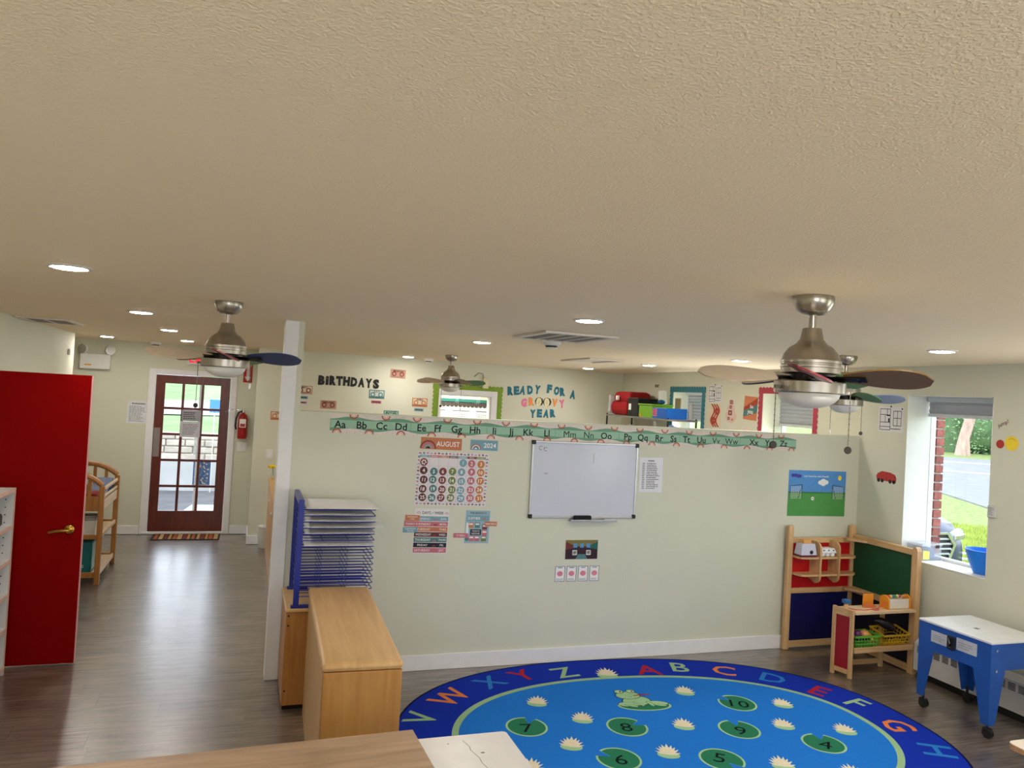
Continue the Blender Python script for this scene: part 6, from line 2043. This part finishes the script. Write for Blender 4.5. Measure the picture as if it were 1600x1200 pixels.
MB(Matrix.Translation((5.06, 8.1, zs))).lathe([(.03, 0.0005), (.03, .16), (.02, .18), (.02, .2), (.001, .2)], 16).build('spray_can', M('pale_grey_can', (170, 170, 168), .4), loc=(5.06, 8.1, zs), label='pale grey can behind the blue bin', cat='can')
z2 = 1.6605
for i, (y0, y1, h, c, lab) in enumerate(((9.2, 9.5, .06, (214, 210, 206), 'crumpled white sheet on the lower wire shelf under the red bag'), (8.75, 9.1, .05, (176, 160, 182), 'lilac patterned cloth on the lower wire shelf'), (8.12, 8.35, .1, (222, 224, 226), 'crumpled white plastic bag on the lower wire shelf under the blue bin'))):
    m = MB()
    n = 9
    vs, fs = [], []
    for j in range(n + 1):
        for k in range(n + 1):
            e = math.sin(PI * j / n) * math.sin(PI * k / n)
            vs.append((4.73 + .34 * j / n, y0 + (y1 - y0) * k / n, z2 + .002 + h * (e ** .4) * random.uniform(.6, 1.2) if e > 1e-6 else z2 + .001))
    for j in range(n):
        for k in range(n):
            a = j * (n + 1) + k
            fs.append((a, a + n + 1, a + n + 2, a + 1))
    b_ = len(vs)
    vs += [(4.73, y0, z2), (5.07, y0, z2), (5.07, y1, z2), (4.73, y1, z2)]
    fs.append((b_, b_ + 3, b_ + 2, b_ + 1))
    m.add(vs, fs).build('crumpled_cloth', M('cloth_%d' % i, c, .8, var=.15), loc=(4.9, (y0 + y1) / 2, z2), label=lab, cat='cloth')

# ------------------------------------------------------------------ car parked outside
carp = M('dark_blue_car_paint', (40, 52, 78), .25, .0, var=.04, spec=.5)
dark = M('car_dark_trim', (34, 36, 40), .5)
cx_, ny_ = 8.04, 7.42
CT = Matrix.Translation((cx_, ny_, GZ)) @ Matrix.Rotation(0, 4, 'Z')
t = thing('car', 'dark blue car parked on the lawn outside the deep window', 'car', (cx_, ny_, GZ))
# cross sections along the length (y away from the nose): half width, bottom, shoulder height, top height, top half width
secs = [(.0, .52, .34, .62, .70, .46), (.06, .74, .26, .66, .80, .60), (.2, .86, .22, .74, .90, .70), (.45, .92, .22, .80, .97, .76), (1.0, .95, .24, .92, 1.05, .80), (1.25, .95, .24, .96, 1.10, .80), (1.95, .95, .24, 1.0, 1.58, .66), (2.6, .95, .24, 1.02, 1.66, .66), (3.6, .95, .24, 1.02, 1.60, .64), (4.3, .93, .3, 1.0, 1.2, .68), (4.55, .85, .36, .95, 1.05, .66)]
vs, fs = [], []
for (y, hw, zb, zs_, zt_, tw) in secs:
    ring = [(-hw * .9, zb), (-hw, zb + .12), (-hw, zs_ - .1), (-hw * .97, zs_), (-tw, zt_ - .02), (-tw * .6, zt_ + .01), (0, zt_ + .02), (tw * .6, zt_ + .01), (tw, zt_ - .02), (hw * .97, zs_), (hw, zs_ - .1), (hw, zb + .12), (hw * .9, zb)]
    vs += [(p[0], y, p[1]) for p in ring]
k = 13
for i in range(len(secs) - 1):
    for j in range(k):
        a, b_ = i * k + j, i * k + (j + 1) % k
        fs.append((a, b_, b_ + k, a + k))
fs.append(tuple(range(k - 1, -1, -1))); fs.append(tuple((len(secs) - 1) * k + j for j in range(k)))
MB(CT).add(vs, fs, True).build('body', carp, parent=t)
MB(CT).box(-.62, .62, -.04, .1, .16, .36, .05).box(-.8, .8, .03, .3, .16, .34, .06).build('bumper', carp, parent=t)
GF = frame((cx_, ny_ - .03, GZ), (1, 0, 0), (0, 0, 1))
hexa = [(-.47, .66), (-.36, .80), (.36, .80), (.47, .66), (.34, .38), (-.34, .38)]
MB(GF).prism(hexa, -.06, -.012).build('grille', dark, parent=t)
sc = lambda q: [(p[0] * q, .59 + (p[1] - .59) * q) for p in hexa]
MB(GF).ring(sc(1.05), sc(.95), -.03, .03).build('grille_surround', chrome, parent=t)
for i in range(6):
    z = .42 + i * .062
    w_ = .34 + (z - .38) / .28 * .11 if z < .66 else .45 - (z - .66) * .6
    MB(GF).box(-w_, w_, z - .01, z + .014, -.012, .015, .004).build('slat', M('grille_satin_metal', (190, 194, 200), .35, .8), parent=t)
lampm = M('headlamp_lens', (206, 214, 226), .12, .2, var=.1, scale=30)
for s in (-1, 1):
    pr = [(.48, .70), (.60, .62), (.80, .66), (.86, .80), (.70, .84), (.50, .80)]
    h_ = []
    for dq in (-.03, .012):
        for (x, z) in pr:
            yy = .0 + max(0, x - .4) ** 1.6 * .62
            h_.append((s * x, yy - dq - .0, z))
    n = len(pr)
    ff = [tuple(range(n)), tuple(range(2 * n - 1, n - 1, -1))] + [(i, n + i, n + (i + 1) % n, (i + 1) % n) for i in range(n)]
    hl = MB(CT).add(h_, ff).build('headlight', lampm, parent=t)
    for i in range(4):
        x = .54 + i * .08
        yy = max(0, x - .4) ** 1.6 * .62
        MB(CT).box(s * x - .025, s * x + .025, yy + .0, yy + .035, .71, .77, .008, T=Matrix.Translation((0, -.05, 0))).build('light_cell', chrome, parent=hl)
    m = MB(CT)
    for i in range(4):
        z = .3 + i * .07
        m.box(s * .56, s * .84, .06, .3, z, z + .02, .006)
    m.build('intake_slats', lampm, parent=t)
    for y in (.85, 3.6):
        wv = MB(CT).cyl((s * .74, y, .34), (s * .955, y, .34), .34, n=24).build('wheel', black, parent=t)
        MB(CT).cyl((s * .95, y, .34), (s * .962, y, .34), .22, n=20).build('rim', silver, parent=wv)
MB(CT).prism([(-.7, 1.02), (.7, 1.02), (.6, 1.52), (-.6, 1.52)], 0, .012, T=Matrix.Translation((0, 1.3, 0)) @ Matrix.Translation((0, 0, 1.08)) @ Matrix.Rotation(math.radians(36), 4, 'X') @ Matrix.Translation((0, -1.0, .02))).build('windshield', M('car_glass', (40, 50, 60), .08, .1), parent=t)
for s in (-1, 1):
    MB(CT).ball((s * 1.04, 1.45, 1.08), .1, .06, .07, 12, 8).build('mirror', carp, parent=t)
